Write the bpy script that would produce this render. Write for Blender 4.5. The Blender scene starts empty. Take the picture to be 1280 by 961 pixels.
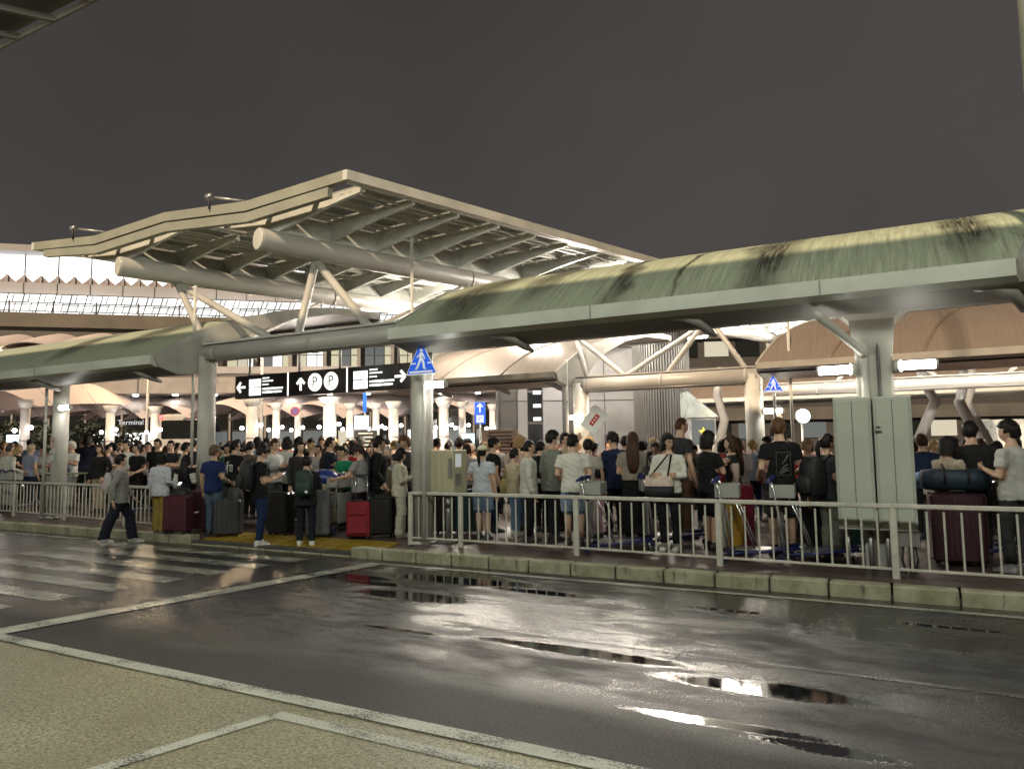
import bpy, bmesh, math, random
import numpy as np
from mathutils import Vector, Matrix
random.seed(7); rng = np.random.default_rng(7)
R = math.radians
sc = bpy.context.scene
col = sc.collection
# ---------------------------------------------------------------- camera (x runs along the road, y away across it)
CAM_H = 1.65; YAW = R(28.5); PITCH = math.atan(75/900); ROLL = R(0.8); FOC = 900.0
cd = bpy.data.cameras.new('camera'); cam = bpy.data.objects.new('camera', cd); col.objects.link(cam)
cd.sensor_width = 36; cd.lens = 36*FOC/1280; cd.clip_start = .05; cd.clip_end = 2000
cam.matrix_world = Matrix.Translation((0, 0, CAM_H)) @ Matrix.Rotation(YAW, 4, 'Z') @ Matrix.Rotation(R(90)+PITCH, 4, 'X') @ Matrix.Rotation(-ROLL, 4, 'Z')
sc.camera = cam
# ---------------------------------------------------------------- world: overcast night sky lit by the city
w = bpy.data.worlds.new('World'); sc.world = w; w.use_nodes = True
nt = w.node_tree; bg = nt.nodes['Background']
tc = nt.nodes.new('ShaderNodeTexCoord'); nz = nt.nodes.new('ShaderNodeTexNoise'); nz.inputs['Scale'].default_value = 1.3; nz.inputs['Detail'].default_value = 3
cr = nt.nodes.new('ShaderNodeValToRGB'); cr.color_ramp.elements[0].color = (.039, .0365, .0355, 1); cr.color_ramp.elements[1].color = (.063, .0578, .0555, 1)
cr.color_ramp.elements[0].position = .3; cr.color_ramp.elements[1].position = .75
nt.links.new(tc.outputs['Generated'], nz.inputs['Vector']); nt.links.new(nz.outputs['Fac'], cr.inputs['Fac']); sx = nt.nodes.new('ShaderNodeSeparateXYZ'); nt.links.new(tc.outputs['Generated'], sx.inputs[0]); hz = nt.nodes.new('ShaderNodeMapRange')
nt.links.new(sx.outputs['Z'], hz.inputs[0]); hz.inputs[1].default_value = .05; hz.inputs[2].default_value = .8; hz.inputs[3].default_value = .84; hz.inputs[4].default_value = .56
nt.links.new(cr.outputs['Color'], bg.inputs['Color']); nt.links.new(hz.outputs[0], bg.inputs['Strength'])
# ---------------------------------------------------------------- warm floodlight of the terminal behind the viewer, coming in over the forecourt canopy
sl = bpy.data.lights.new('terminal_floodlight', 'SUN'); sun = bpy.data.objects.new('terminal_floodlight', sl); col.objects.link(sun)
sl.energy = 3.5; sl.angle = R(2.5); sl.color = (1, .77, .52)
sun.rotation_euler = (R(50.3), 0, R(3)); sun.location = (0, -10, 12)
sc.view_settings.view_transform = 'Standard'; sc.view_settings.look = 'None'; sc.view_settings.gamma = 1; sc.view_settings.exposure = .75
sc.view_settings.use_curve_mapping = False
sc.cycles.use_denoising = True; sc.cycles.max_bounces = 6; sc.cycles.diffuse_bounces = 3; sc.cycles.glossy_bounces = 3
sc.cycles.transmission_bounces = 4; sc.cycles.transparent_max_bounces = 8
sc.cycles.sample_clamp_indirect = 4; sc.cycles.caustics_reflective = False; sc.cycles.caustics_refractive = False
try: sc.cycles.use_light_tree = True
except Exception: pass

# ---------------------------------------------------------------- helpers
def ray(px, py):
    x = (px-640)/FOC; y = -(py-480.5)/FOC; c, s = math.cos(ROLL), math.sin(ROLL)
    x, y = c*x+s*y, -s*x+c*y
    cp, sp = math.cos(PITCH), math.sin(PITCH); X, Y, Z = x, cp-y*sp, sp+y*cp
    cy, sy = math.cos(YAW), math.sin(YAW)
    return Vector((X*cy-Y*sy, X*sy+Y*cy, Z)), Y
def at(px, py, d):            # point at forward distance d
    r, f = ray(px, py); return Vector((0, 0, CAM_H))+r*(d/f)
def atv(px, py, v):           # point on the plane y = v
    r, f = ray(px, py); return Vector((0, 0, CAM_H))+r*(v/r.y)
def FR(r, f, z=0):            # right / forward of the viewer -> world
    cy, sy = math.cos(YAW), math.sin(YAW); return Vector((r*cy-f*sy, r*sy+f*cy, z))

MATS = {}
def mat(name, c, rough=.6, metal=0., var=.12, vs=3., bump=0., bs=60., rv=.1, spec=.5, emit=None, es=0., stretch=None, coat=0., trans=0.):
    if name in MATS: return MATS[name]
    m = bpy.data.materials.new(name); m.use_nodes = True; n = m.node_tree; b = n.nodes['Principled BSDF']
    b.inputs['Roughness'].default_value = rough; b.inputs['Metallic'].default_value = metal
    b.inputs['Specular IOR Level'].default_value = spec; b.inputs['Coat Weight'].default_value = coat
    c4 = (c[0], c[1], c[2], 1); b.inputs['Base Color'].default_value = c4
    if emit: b.inputs['Emission Color'].default_value = (*emit, 1); b.inputs['Emission Strength'].default_value = es
    if trans: b.inputs['Transmission Weight'].default_value = trans
    t = n.nodes.new('ShaderNodeTexCoord'); src = t.outputs['Object']
    if stretch:
        mp = n.nodes.new('ShaderNodeMapping'); mp.inputs['Scale'].default_value = stretch; n.links.new(src, mp.inputs[0]); src = mp.outputs[0]
    if var > 0:
        z = n.nodes.new('ShaderNodeTexNoise'); z.inputs['Scale'].default_value = vs; z.inputs['Detail'].default_value = 6; n.links.new(src, z.inputs['Vector'])
        r = n.nodes.new('ShaderNodeValToRGB'); r.color_ramp.elements[0].position = .3; r.color_ramp.elements[1].position = .7
        r.color_ramp.elements[0].color = (*[max(0, x*(1-var*1.6)) for x in c], 1); r.color_ramp.elements[1].color = (*[min(1, x*(1+var)) for x in c], 1)
        n.links.new(z.outputs['Fac'], r.inputs['Fac']); n.links.new(r.outputs['Color'], b.inputs['Base Color'])
        mr = n.nodes.new('ShaderNodeMapRange'); mr.inputs[3].default_value = max(0.02, rough-rv); mr.inputs[4].default_value = min(1, rough+rv)
        n.links.new(z.outputs['Fac'], mr.inputs[0]); n.links.new(mr.outputs[0], b.inputs['Roughness'])
    if bump > 0:
        z2 = n.nodes.new('ShaderNodeTexNoise'); z2.inputs['Scale'].default_value = bs; z2.inputs['Detail'].default_value = 3; n.links.new(src, z2.inputs['Vector'])
        bp = n.nodes.new('ShaderNodeBump'); bp.inputs['Strength'].default_value = bump; bp.inputs['Distance'].default_value = .01
        n.links.new(z2.outputs['Fac'], bp.inputs['Height']); n.links.new(bp.outputs[0], b.inputs['Normal'])
    MATS[name] = m; return m
def glow(name, c, s):
    if name in MATS: return MATS[name]
    m = bpy.data.materials.new(name); m.use_nodes = True; n = m.node_tree; b = n.nodes['Principled BSDF']
    b.inputs['Base Color'].default_value = (.05*c[0], .05*c[1], .05*c[2], 1); b.inputs['Roughness'].default_value = .25; b.inputs['Emission Color'].default_value = (*c, 1); b.inputs['Emission Strength'].default_value = s
    MATS[name] = m; return m

class MB:
    """collects shapes; build() links them as one mesh object"""
    def __init__(s): s.v = []; s.f = []; s.m = []; s.sm = []
    def add(s, vs, fs, mi=0, smooth=False):
        o = len(s.v); s.v += [tuple(x) for x in vs]; s.f += [tuple(i+o for i in f) for f in fs]; s.m += [mi]*len(fs); s.sm += [smooth]*len(fs); return s
    def box(s, c, d, rot=None, mi=0):
        x, y, z = d[0]/2, d[1]/2, d[2]/2
        P = [Vector(p) for p in ((-x,-y,-z),(x,-y,-z),(x,y,-z),(-x,y,-z),(-x,-y,z),(x,-y,z),(x,y,z),(-x,y,z))]
        if rot is not None: P = [rot @ p for p in P]
        c = Vector(c); return s.add([p+c for p in P], [(3,2,1,0),(4,5,6,7),(0,1,5,4),(1,2,6,5),(2,3,7,6),(3,0,4,7)], mi)
    def rbox(s, c, d, r=.03, rot=None, mi=0, n=3):      # box with rounded vertical edges and eased top/bottom
        x, y, z = d[0]/2, d[1]/2, d[2]/2; r = min(r, x*.98, y*.98); e = min(r*.6, z*.4)
        def ring(k, zz):
            L = []
            for cx, cy, a0 in ((x-r,y-r,0),(-x+r,y-r,90),(-x+r,-y+r,180),(x-r,-y+r,270)):
                for i in range(n+1):
                    a = R(a0+90*i/n); L.append(Vector((cx+(r-k)*math.cos(a), cy+(r-k)*math.sin(a), zz)))
            return L
        rings = [ring(e, -z), ring(0, -z+e), ring(0, z-e), ring(e, z)]
        return s.loft(rings, c, rot, mi, smooth=False)
    def loft(s, rings, c=(0,0,0), rot=None, mi=0, smooth=True, cap=True):
        n = len(rings[0]); V = []; F = []
        for rg in rings:
            for p in rg:
                p = Vector(p); V.append((rot @ p if rot is not None else p)+Vector(c))
        for k in range(len(rings)-1):
            for i in range(n): F.append((k*n+i, k*n+(i+1) % n, (k+1)*n+(i+1) % n, (k+1)*n+i))
        s.add(V, F, mi, smooth)
        if cap:
            o = len(s.v)-len(V); s.f += [tuple(o+i for i in reversed(range(n))), tuple(o+(len(rings)-1)*n+i for i in range(n))]; s.m += [mi]*2; s.sm += [False]*2
        return s
    def tube(s, pts, r, n=8, mi=0, smooth=True, cap=True):
        pts = [Vector(p) for p in pts]; rs = r if isinstance(r, (list, tuple)) else [r]*len(pts)
        rings = []; prev = None
        for i, p in enumerate(pts):
            a = pts[max(0, i-1)]; b = pts[min(len(pts)-1, i+1)]; t = (b-a).normalized()
            if prev is None:
                up = Vector((0,0,1)) if abs(t.z) < .9 else Vector((0,1,0)); x = t.cross(up).normalized()
            else: x = (prev-t*prev.dot(t)).normalized()
            prev = x; y = t.cross(x); rings.append([p+(x*math.cos(2*math.pi*k/n)+y*math.sin(2*math.pi*k/n))*rs[i] for k in range(n)])
        return s.loft(rings, mi=mi, smooth=smooth, cap=cap)
    def prism(s, poly, a, b, mi=0, smooth=False):       # polygon of 3-D points swept from offset a to offset b
        a, b = Vector(a), Vector(b); return s.loft([[Vector(p)+a for p in poly], [Vector(p)+b for p in poly]], mi=mi, smooth=smooth)
    def ball(s, c, r, n=10, m=7, mi=0, sc_=(1,1,1)):
        c = Vector(c); rings = []
        for j in range(m+1):
            t = -math.pi/2+math.pi*j/m; rr = max(.02, math.cos(t))*r
            rings.append([c+Vector((rr*math.cos(2*math.pi*k/n)*sc_[0], rr*math.sin(2*math.pi*k/n)*sc_[1], r*math.sin(t)*sc_[2])) for k in range(n)])
        return s.loft(rings, mi=mi)
    def mesh(s, name, mats):
        me = bpy.data.meshes.new(name); me.from_pydata(s.v, [], s.f)
        for m in (mats if isinstance(mats, (list, tuple)) else [mats]): me.materials.append(m)
        me.polygons.foreach_set('material_index', s.m); me.polygons.foreach_set('use_smooth', s.sm)
        bm = bmesh.new(); bm.from_mesh(me); bmesh.ops.recalc_face_normals(bm, faces=bm.faces); bm.to_mesh(me); bm.free()
        return me
    def build(s, name, mats, parent=None, loc=None, rz=None):
        return link(name, s.mesh(name, mats), parent, loc, rz)
def link(name, me, parent=None, loc=None, rz=None):
    o = bpy.data.objects.new(name, me); col.objects.link(o)
    if parent: o.parent = parent
    if loc is not None: o.location = loc
    if rz is not None: o.rotation_euler = (0, 0, rz)
    return o
def tag(o, label=None, cat=None, group=None, kind=None):
    if label: o['label'] = label
    if cat: o['category'] = cat
    if group: o['group'] = group
    if kind: o['kind'] = kind
    return o
def thing(name, loc, label, cat, group=None, rz=0):
    o = bpy.data.objects.new(name, None); col.objects.link(o); o.location = loc; o.rotation_euler = (0, 0, rz); o.empty_display_size = .1
    return tag(o, label, cat, group, 'thing')
def struct(o): return tag(o, kind='structure')
def tree_copy(o, parent=None):
    c = o.copy(); col.objects.link(c); c.parent = parent
    for ch in [x for x in bpy.data.objects if x.parent == o]: tree_copy(ch, c)
    return c
def text(name, s, size, M, m, parent=None, ex=.003, align='CENTER'):
    cu = bpy.data.curves.new(name, 'FONT'); cu.body = s; cu.size = size; cu.align_x = align; cu.align_y = 'CENTER'; cu.extrude = ex; cu.materials.append(m)
    tmp = bpy.data.objects.new(name, cu); me = bpy.data.meshes.new_from_object(tmp); bpy.data.objects.remove(tmp)
    o = bpy.data.objects.new(name, me); col.objects.link(o); o.matrix_local = M
    if parent: o.parent = parent; o.matrix_parent_inverse = Matrix.Identity(4)
    return o
# ================================================================ materials of the place
paint = mat('ivory_painted_steel', (.43, .415, .375), .42, var=.13, vs=2.2, rv=.12)
fascia_m = mat('pale_green_grey_fascia', (.44, .455, .395), .4, var=.12, vs=1.6, rv=.1)
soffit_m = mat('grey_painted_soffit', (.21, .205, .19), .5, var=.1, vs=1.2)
dark_m = mat('dark_rubber', (.02, .02, .022), .6, var=.1)
grey_m = mat('grey_metal', (.3, .3, .29), .35, .6, var=.1)
rail_m = mat('cream_railing_paint', (.50, .47, .405), .42, var=.14, vs=6, rv=.1)
silver = mat('brushed_silver_metal', (.6, .6, .6), .25, .9, var=.05)
white_p = mat('white_paint', (.75, .74, .68), .5, var=.12, vs=5)
cab_m = mat('pale_green_cabinet_paint', (.40, .42, .36), .4, var=.06, vs=1.5)
beige_box = mat('beige_box_enamel', (.40, .37, .25), .42, var=.08, vs=2)
lamp_w = glow('fluorescent_white', (1, .97, .88), 20)
lamp_warm = glow('warm_white_tube', (1, .92, .80), 220)
black_sign = mat('black_sign_face', (.006, .006, .007), .3, var=0)
sign_white = glow('backlit_sign_white', (1, .98, .92), 1.1)
blue_sign = mat('blue_reflective_sign', (.01, .09, .60), .35, var=.08, vs=8, emit=(.01, .10, .75), es=.28)  # emission painted in so the unlit blue plates glow
sign_lit = mat('white_reflective_sign', (.8, .82, .85), .35, var=.05, emit=(.8, .85, .9), es=.12)  # faint emission painted into the white parts, which hold no lamp

def nodes(name):
    m = bpy.data.materials.new(name); m.use_nodes = True; return m, m.node_tree, m.node_tree.nodes['Principled BSDF']
def N(n, t, **k):
    x = n.nodes.new(t)
    for a, b in k.items():
        if hasattr(x, a): setattr(x, a, b)
    return x
def noise(n, src, scale, detail=4, rough=.5):
    z = n.nodes.new('ShaderNodeTexNoise'); z.inputs['Scale'].default_value = scale; z.inputs['Detail'].default_value = detail; z.inputs['Roughness'].default_value = rough
    if src is not None: n.links.new(src, z.inputs['Vector'])
    return z.outputs['Fac']
def math_(n, op, a, b=None, clamp=False):
    x = n.nodes.new('ShaderNodeMath'); x.operation = op; x.use_clamp = clamp
    for i, q in enumerate((a, b)):
        if q is None: continue
        if isinstance(q, (int, float)): x.inputs[i].default_value = q
        else: n.links.new(q, x.inputs[i])
    return x.outputs[0]
def remap(n, a, f0, f1, t0=0., t1=1.):
    x = n.nodes.new('ShaderNodeMapRange'); n.links.new(a, x.inputs[0])
    for i, q in zip((1, 2, 3, 4), (f0, f1, t0, t1)): x.inputs[i].default_value = q
    return x.outputs[0]
def mixc(n, f, a, b):
    x = n.nodes.new('ShaderNodeMix'); x.data_type = 'RGBA'
    if isinstance(f, (int, float)): x.inputs[0].default_value = f
    else: n.links.new(f, x.inputs[0])
    for i, q in ((6, a), (7, b)):
        if isinstance(q, tuple): x.inputs[i].default_value = (*q, 1)
        else: n.links.new(q, x.inputs[i])
    return x.outputs[2]
def mixv(n, f, a, b):
    x = n.nodes.new('ShaderNodeMix'); x.data_type = 'FLOAT'; n.links.new(f, x.inputs[0])
    for i, q in ((2, a), (3, b)):
        if isinstance(q, (int, float)): x.inputs[i].default_value = q
        else: n.links.new(q, x.inputs[i])
    return x.outputs[0]
def gpos(n):
    g = n.nodes.new('ShaderNodeNewGeometry'); return g.outputs['Position']
def scaled(n, src, s, off=(0, 0, 0), rz=0):
    mp = n.nodes.new('ShaderNodeMapping'); mp.inputs['Scale'].default_value = s; mp.inputs['Location'].default_value = off; mp.inputs['Rotation'].default_value = (0, 0, rz)
    n.links.new(src, mp.inputs[0]); return mp.outputs[0]

PUDDLES = [(-4.9, 7.75, 1.1, .42), (-3.6, 7.35, .9, .10), (-4.9, 6.6, .95, .22), (-5.5, 7.0, .9, .10), (-2.2, 5.42, 1.25, .13), (-1.0, 5.15, .8, .16), (-1.15, 4.42, .75, .09),
           (-.45, 4.30, .55, .10), (-1.6, 7.35, .5, .06), (.3, 7.5, .55, .05), (-6.4, 7.2, .8, .2), (-3.5, 5.75, .5, .06), (-4.1, 5.35, .5, .05)]
def wet_mask(n, p):
    wob = math_(n, 'SUBTRACT', noise(n, scaled(n, p, (.6, 1.3, 1)), 1.7, 3, .5), .5)
    sep = n.nodes.new('ShaderNodeSeparateXYZ'); n.links.new(p, sep.inputs[0]); acc = None
    for cx, cy, a, b in PUDDLES:
        dx = math_(n, 'DIVIDE', math_(n, 'SUBTRACT', sep.outputs[0], cx), a); dy = math_(n, 'DIVIDE', math_(n, 'SUBTRACT', sep.outputs[1], cy), b)
        d = math_(n, 'ADD', math_(n, 'MULTIPLY', dx, dx), math_(n, 'MULTIPLY', dy, dy)); acc = d if acc is None else math_(n, 'MINIMUM', acc, d)
    d = math_(n, 'ADD', math_(n, 'ADD', acc, math_(n, 'MULTIPLY', wob, 2.6)), math_(n, 'MULTIPLY', math_(n, 'SUBTRACT', noise(n, p, 38, 3, .7), .5), 1.5))
    return remap(n, d, .55, .95, 1., 0.)
def asphalt_material(name, stripe=False, w0=.42, w1=.49):
    m, n, b = nodes(name); p = gpos(n); wet = wet_mask(n, p)
    fine = noise(n, p, 62, 3, .75); big = noise(n, scaled(n, p, (.28, .75, 1)), 1.2, 5, .6); mid = noise(n, scaled(n, p, (.5, 1, 1)), 5, 4)
    vo = N(n, 'ShaderNodeTexVoronoi'); vo.inputs['Scale'].default_value = 120; n.links.new(p, vo.inputs['Vector'])
    if not stripe:
        c = mixc(n, remap(n, fine, .38, .66), (.005, .005, .0052), (.030, .0285, .0285)); c = mixc(n, remap(n, big, .35, .65, 0, .5), c, (.011, .011, .011)); c = mixc(n, wet, c, (.008, .008, .009))
        n.links.new(c, b.inputs['Base Color'])
    else:
        wear = remap(n, math_(n, 'ADD', math_(n, 'MULTIPLY', fine, .6), math_(n, 'MULTIPLY', mid, .4)), w0, w1)
        c = mixc(n, remap(n, big, .3, .7), (.30, .30, .25), (.46, .45, .38)); c = mixc(n, wear, (.05, .048, .045), c); n.links.new(c, b.inputs['Base Color'])
    sp = n.nodes.new('ShaderNodeSeparateXYZ'); n.links.new(p, sp.inputs[0]); yy = math_(n, 'ADD', sp.outputs[1], math_(n, 'MULTIPLY', math_(n, 'SUBTRACT', noise(n, scaled(n, p, (.35, 1, 1)), 1.1, 3), .5), 1.4))
    film = math_(n, 'MULTIPLY', remap(n, math_(n, 'ADD', math_(n, 'ADD', big, remap(n, sp.outputs[0], -6, -8.5, 0, .09)), math_(n, 'MULTIPLY', math_(n, 'SUBTRACT', mid, .5), .35)), .36, .54), remap(n, yy, 4.0, 4.9))   # wet film; the strip along the bays has drained
    grain = math_(n, 'MULTIPLY', math_(n, 'SUBTRACT', fine, .5), 1.1 if not stripe else .5)
    b.inputs['IOR'].default_value = 1.8
    dry = math_(n, 'MAXIMUM', math_(n, 'ADD', mixv(n, film, .62, .18), grain), .07)
    n.links.new(mixv(n, wet, dry, .035), b.inputs['Roughness']); n.links.new(math_(n, 'MAXIMUM', mixv(n, film, .30, 1.0), wet), b.inputs['Specular IOR Level'])
    h = math_(n, 'ADD', math_(n, 'MULTIPLY', vo.outputs['Distance'], .8), math_(n, 'MULTIPLY', fine, .9))
    bp = N(n, 'ShaderNodeBump'); n.links.new(h, bp.inputs['Height']); bp.inputs['Distance'].default_value = .009
    n.links.new(mixv(n, wet, mixv(n, film, .6, .24) if not stripe else .2, .01), bp.inputs['Strength']); n.links.new(bp.outputs[0], b.inputs['Normal']); return m
asphalt = asphalt_material('wet_asphalt'); linepaint = asphalt_material('worn_white_line_paint', True); fadedpaint = asphalt_material('faded_lane_paint', True, .50, .60); crosspaint = asphalt_material('scuffed_crossing_paint', True, .44, .56)
def lot_material():
    m, n, b = nodes('beige_aggregate_paving'); p = gpos(n)
    fine = noise(n, p, 52, 4, .8); vo = N(n, 'ShaderNodeTexVoronoi'); vo.inputs['Scale'].default_value = 95; n.links.new(p, vo.inputs['Vector']); big = noise(n, p, .9, 4)
    c = mixc(n, remap(n, fine, .36, .62), (.045, .042, .024), (.42, .39, .255)); c = mixc(n, remap(n, big, .3, .62, .55, 0), c, (.085, .075, .045))
    n.links.new(c, b.inputs['Base Color']); n.links.new(remap(n, big, .3, .7, .33, .5), b.inputs['Roughness'])
    bp = N(n, 'ShaderNodeBump'); bp.inputs['Strength'].default_value = .55; bp.inputs['Distance'].default_value = .006
    n.links.new(math_(n, 'ADD', vo.outputs['Distance'], fine), bp.inputs['Height']); n.links.new(bp.outputs[0], b.inputs['Normal']); return m
lot_m = lot_material()
def paver_material():
    m, n, b = nodes('red_brown_block_paving'); p = gpos(n)
    br = N(n, 'ShaderNodeTexBrick'); br.inputs['Scale'].default_value = 1; br.inputs['Brick Width'].default_value = .2; br.inputs['Row Height'].default_value = .1; br.inputs['Mortar Size'].default_value = .006
    br.inputs['Color1'].default_value = (.075, .046, .040, 1); br.inputs['Color2'].default_value = (.105, .066, .056, 1); br.inputs['Mortar'].default_value = (.04, .03, .027, 1); n.links.new(p, br.inputs['Vector'])
    dirt = noise(n, p, 2.5, 5); c = mixc(n, remap(n, dirt, .35, .7, 0, .55), br.outputs['Color'], (.05, .04, .036)); n.links.new(c, b.inputs['Base Color'])
    n.links.new(remap(n, dirt, .3, .7, .55, .3), b.inputs['Roughness'])
    bp = N(n, 'ShaderNodeBump'); bp.inputs['Strength'].default_value = .4; bp.inputs['Distance'].default_value = .004; n.links.new(br.outputs['Fac'], bp.inputs['Height']); bp.invert = True
    n.links.new(bp.outputs[0], b.inputs['Normal']); return m
pave_m = paver_material()
def roof_material(name, base, stain, k1=.55, k2=.35):
    """sheet roof with algae and black run-off streaks running down the slope (world y)"""
    m, n, b = nodes(name); p = gpos(n); st = scaled(n, p, (1, .035, .035))
    streak = noise(n, st, 16, 5, .7); streak2 = noise(n, st, 55, 3, .6); big = noise(n, scaled(n, p, (1, .35, .35)), .55, 3)
    c = mixc(n, remap(n, streak, .35, .68), base, tuple(x*k1 for x in base)); c = mixc(n, remap(n, streak2, .5, .7, 0, .55), c, tuple(x*k2 for x in base))
    sep = n.nodes.new('ShaderNodeSeparateXYZ'); n.links.new(p, sep.inputs[0]); acc = None
    sx = math_(n, 'ADD', sep.outputs[0], math_(n, 'MULTIPLY', math_(n, 'SUBTRACT', noise(n, scaled(n, p, (1, .6, .6)), 1.4, 3), .5), .7))
    for cx, cy, a, bb in stain:
        dx = math_(n, 'DIVIDE', math_(n, 'SUBTRACT', sx, cx), a); dy = math_(n, 'DIVIDE', math_(n, 'SUBTRACT', sep.outputs[1], cy), bb)
        d = math_(n, 'ADD', math_(n, 'MULTIPLY', dx, dx), math_(n, 'MULTIPLY', dy, dy)); acc = d if acc is None else math_(n, 'MINIMUM', acc, d)
    if acc is not None:
        d = math_(n, 'ADD', acc, math_(n, 'MULTIPLY', math_(n, 'SUBTRACT', streak, .5), 3.2)); d = math_(n, 'ADD', d, math_(n, 'MULTIPLY', math_(n, 'SUBTRACT', streak2, .5), 2.2))
        c = mixc(n, math_(n, 'MULTIPLY', remap(n, d, .3, 1.5, .96, 0), remap(n, streak2, .36, .56, .45, 1)), c, (.018, .013, .009))
    n.links.new(c, b.inputs['Base Color']); n.links.new(remap(n, streak, .3, .7, .32, .5), b.inputs['Roughness']); return m
roof_green = roof_material('algae_streaked_roof_sheet', (.43, .465, .335), [(-5.8, 9.9, .45, 1.8), (-4.75, 10.8, .3, 1.6), (-1.42, 10.1, .34, 1.7), (.72, 10.2, .24, 1.3), (-3.35, 10.2, .16, 1.6), (-2.5, 10.0, .06, 1.3), (-14.0, 10.2, .7, .9), (-16.4, 9.9, .5, .9)])
roof_tan = roof_material('dusty_tan_roof_sheet', (.185, .15, .125), [], .82, .75)
glass_m, n_, b_ = nodes('frosted_canopy_glass'); b_.inputs['Base Color'].default_value = (.30, .32, .30, 1); b_.inputs['Roughness'].default_value = .35
_p = gpos(n_); _w = noise(n_, _p, 26, 5, .7); n_.links.new(mixc(n_, remap(n_, _w, .4, .62), (.15, .165, .15), (.46, .48, .45)), b_.inputs['Base Color'])
_bp = N(n_, 'ShaderNodeBump'); _bp.inputs['Strength'].default_value = .3; n_.links.new(_w, _bp.inputs['Height']); n_.links.new(_bp.outputs[0], b_.inputs['Normal'])
_tr = N(n_, 'ShaderNodeBsdfTranslucent'); _mx = N(n_, 'ShaderNodeMixShader'); _mx.inputs[0].default_value = .28; n_.links.new(mixc(n_, remap(n_, _w, .4, .62), (.16, .18, .16), (.5, .53, .48)), _tr.inputs[0]); n_.links.new(b_.outputs[0], _mx.inputs[1]); n_.links.new(_tr.outputs[0], _mx.inputs[2]); n_.links.new(_mx.outputs[0], n_.nodes['Material Output'].inputs[0])

# ================================================================ ground
def ground_z(u, v):
    if v < 8.47: return 0.
    if -11.4 < u < -6.6:
        e = min(1, max(0, max(-10.9-u, u+7.1)/.5)); ramp = min(1, (v-8.47)/1.1); return .02+.13*max(e, ramp)
    return .15
def sheet(name, x0, x1, y0, y1, z, m, nx=1, ny=1):
    mb = MB(); V = [(x0+(x1-x0)*i/nx, y0+(y1-y0)*j/ny, z) for j in range(ny+1) for i in range(nx+1)]
    mb.add(V, [(j*(nx+1)+i, j*(nx+1)+i+1, (j+1)*(nx+1)+i+1, (j+1)*(nx+1)+i) for j in range(ny) for i in range(nx)]); return mb.build(name, m)
struct(sheet('ground', -300, 300, -200, 400, -.012, mat('far_dark_asphalt', (.035, .034, .033), .45, var=.2, vs=.6)))
struct(sheet('road', -60, 40, 3.55, 8.47, 0, asphalt)); struct(sheet('parking_forecourt', -60, 40, -12, 3.55, -.004, lot_m))
# island pavement with a dropped edge at the crossing
mb = MB(); xs = [-60, -30, -20, -14]+[-12+.25*i for i in range(24)]+[-5, 0, 10, 40]; ys = [8.66]+[8.9+.2*i for i in range(6)]+[12, 16, 20, 23.5]
V = [(x, y, ground_z(x, y)) for y in ys for x in xs]; k = len(xs)
mb.add(V, [(j*k+i, j*k+i+1, (j+1)*k+i+1, (j+1)*k+i) for j in range(len(ys)-1) for i in range(k-1)], smooth=True)
pavement = struct(mb.build('pavement', pave_m))
# painted markings
def strip(name, pts, wdt, z=.004, m=linepaint):
    mb = MB()
    for (x0, y0), (x1, y1) in zip(pts[:-1], pts[1:]):
        d = Vector((x1-x0, y1-y0, 0)); L = d.length; d.normalize(); q = Vector((-d.y, d.x, 0))*wdt/2; kk = max(1, int(L))
        a = Vector((x0, y0, z)); V = []
        for i in range(kk+1): c = a+d*L*i/kk; V += [c-q, c+q]
        mb.add(V, [(2*i, 2*i+2, 2*i+3, 2*i+1) for i in range(kk)])
    return struct(mb.build(name, m))
strip('lot_edge_line', [(-60, 3.60), (40, 3.60)], .13)
strip('stop_line', [(-7.42, 3.55), (-6.63, 8.18)], .27, .008)
strip('kerb_edge_line', [(-6.6, 8.17), (40, 8.17)], .10); strip('kerb_edge_line', [(-60, 8.17), (-13.5, 8.17)], .10)
strip('lane_line', [(-4.3, 5.72), (12, 5.72)], .05, .004, fadedpaint)
strip('bay_line', [(-3.53, 3.36), (8, 3.30)], .10, .0); strip('bay_line', [(-3.53, 3.31), (-4.6, -.8)], .10, .001)
for i in range(7): strip('crossing_stripe', [(-13.2+.1*i, 4.2+.62*i), (-8.45+.1*i, 4.2+.62*i)], .31, .004, crosspaint)

# kerb stones
kerb_m, n_, b_ = nodes('mossy_concrete_kerb'); _p = gpos(n_); b_.inputs['Roughness'].default_value = .7
_c = mixc(n_, remap(n_, noise(n_, _p, 3.2, 5, .65), .3, .7), (.17, .165, .09), (.40, .375, .27)); _c = mixc(n_, remap(n_, noise(n_, scaled(n_, _p, (1, 1, .15)), 14, 4, .7), .58, .72, 0, .75), _c, (.03, .03, .018)); n_.links.new(_c, b_.inputs['Base Color'])
_b2 = N(n_, 'ShaderNodeBump'); _b2.inputs['Strength'].default_value = .35; _b2.inputs['Distance'].default_value = .01; n_.links.new(noise(n_, _p, 35, 4), _b2.inputs['Height']); n_.links.new(_b2.outputs[0], b_.inputs['Normal'])
kerb = struct(MB().box((-2, 8.57, .035), (90, .16, .06)).build('kerb', mat('kerb_bed', (.06, .055, .05), .8)))
def kerb_mesh(L, h):
    return MB().rbox((0, 0, h/2-.02), (L, .2, h+.04), .02, n=2).mesh('kerb_stone', kerb_m)
km = kerb_mesh(.578, .15); kl = kerb_mesh(.578, .022); x = 3.4-.3
while x > -24:
    low = -11.0 < x < -7.2
    o = link('kerb_stone', kl if low else km, kerb, (x, 8.565+random.uniform(-.004, .004), random.uniform(-.004, .003)), random.uniform(-.004, .004)); x -= .6
km2 = MB()
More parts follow.
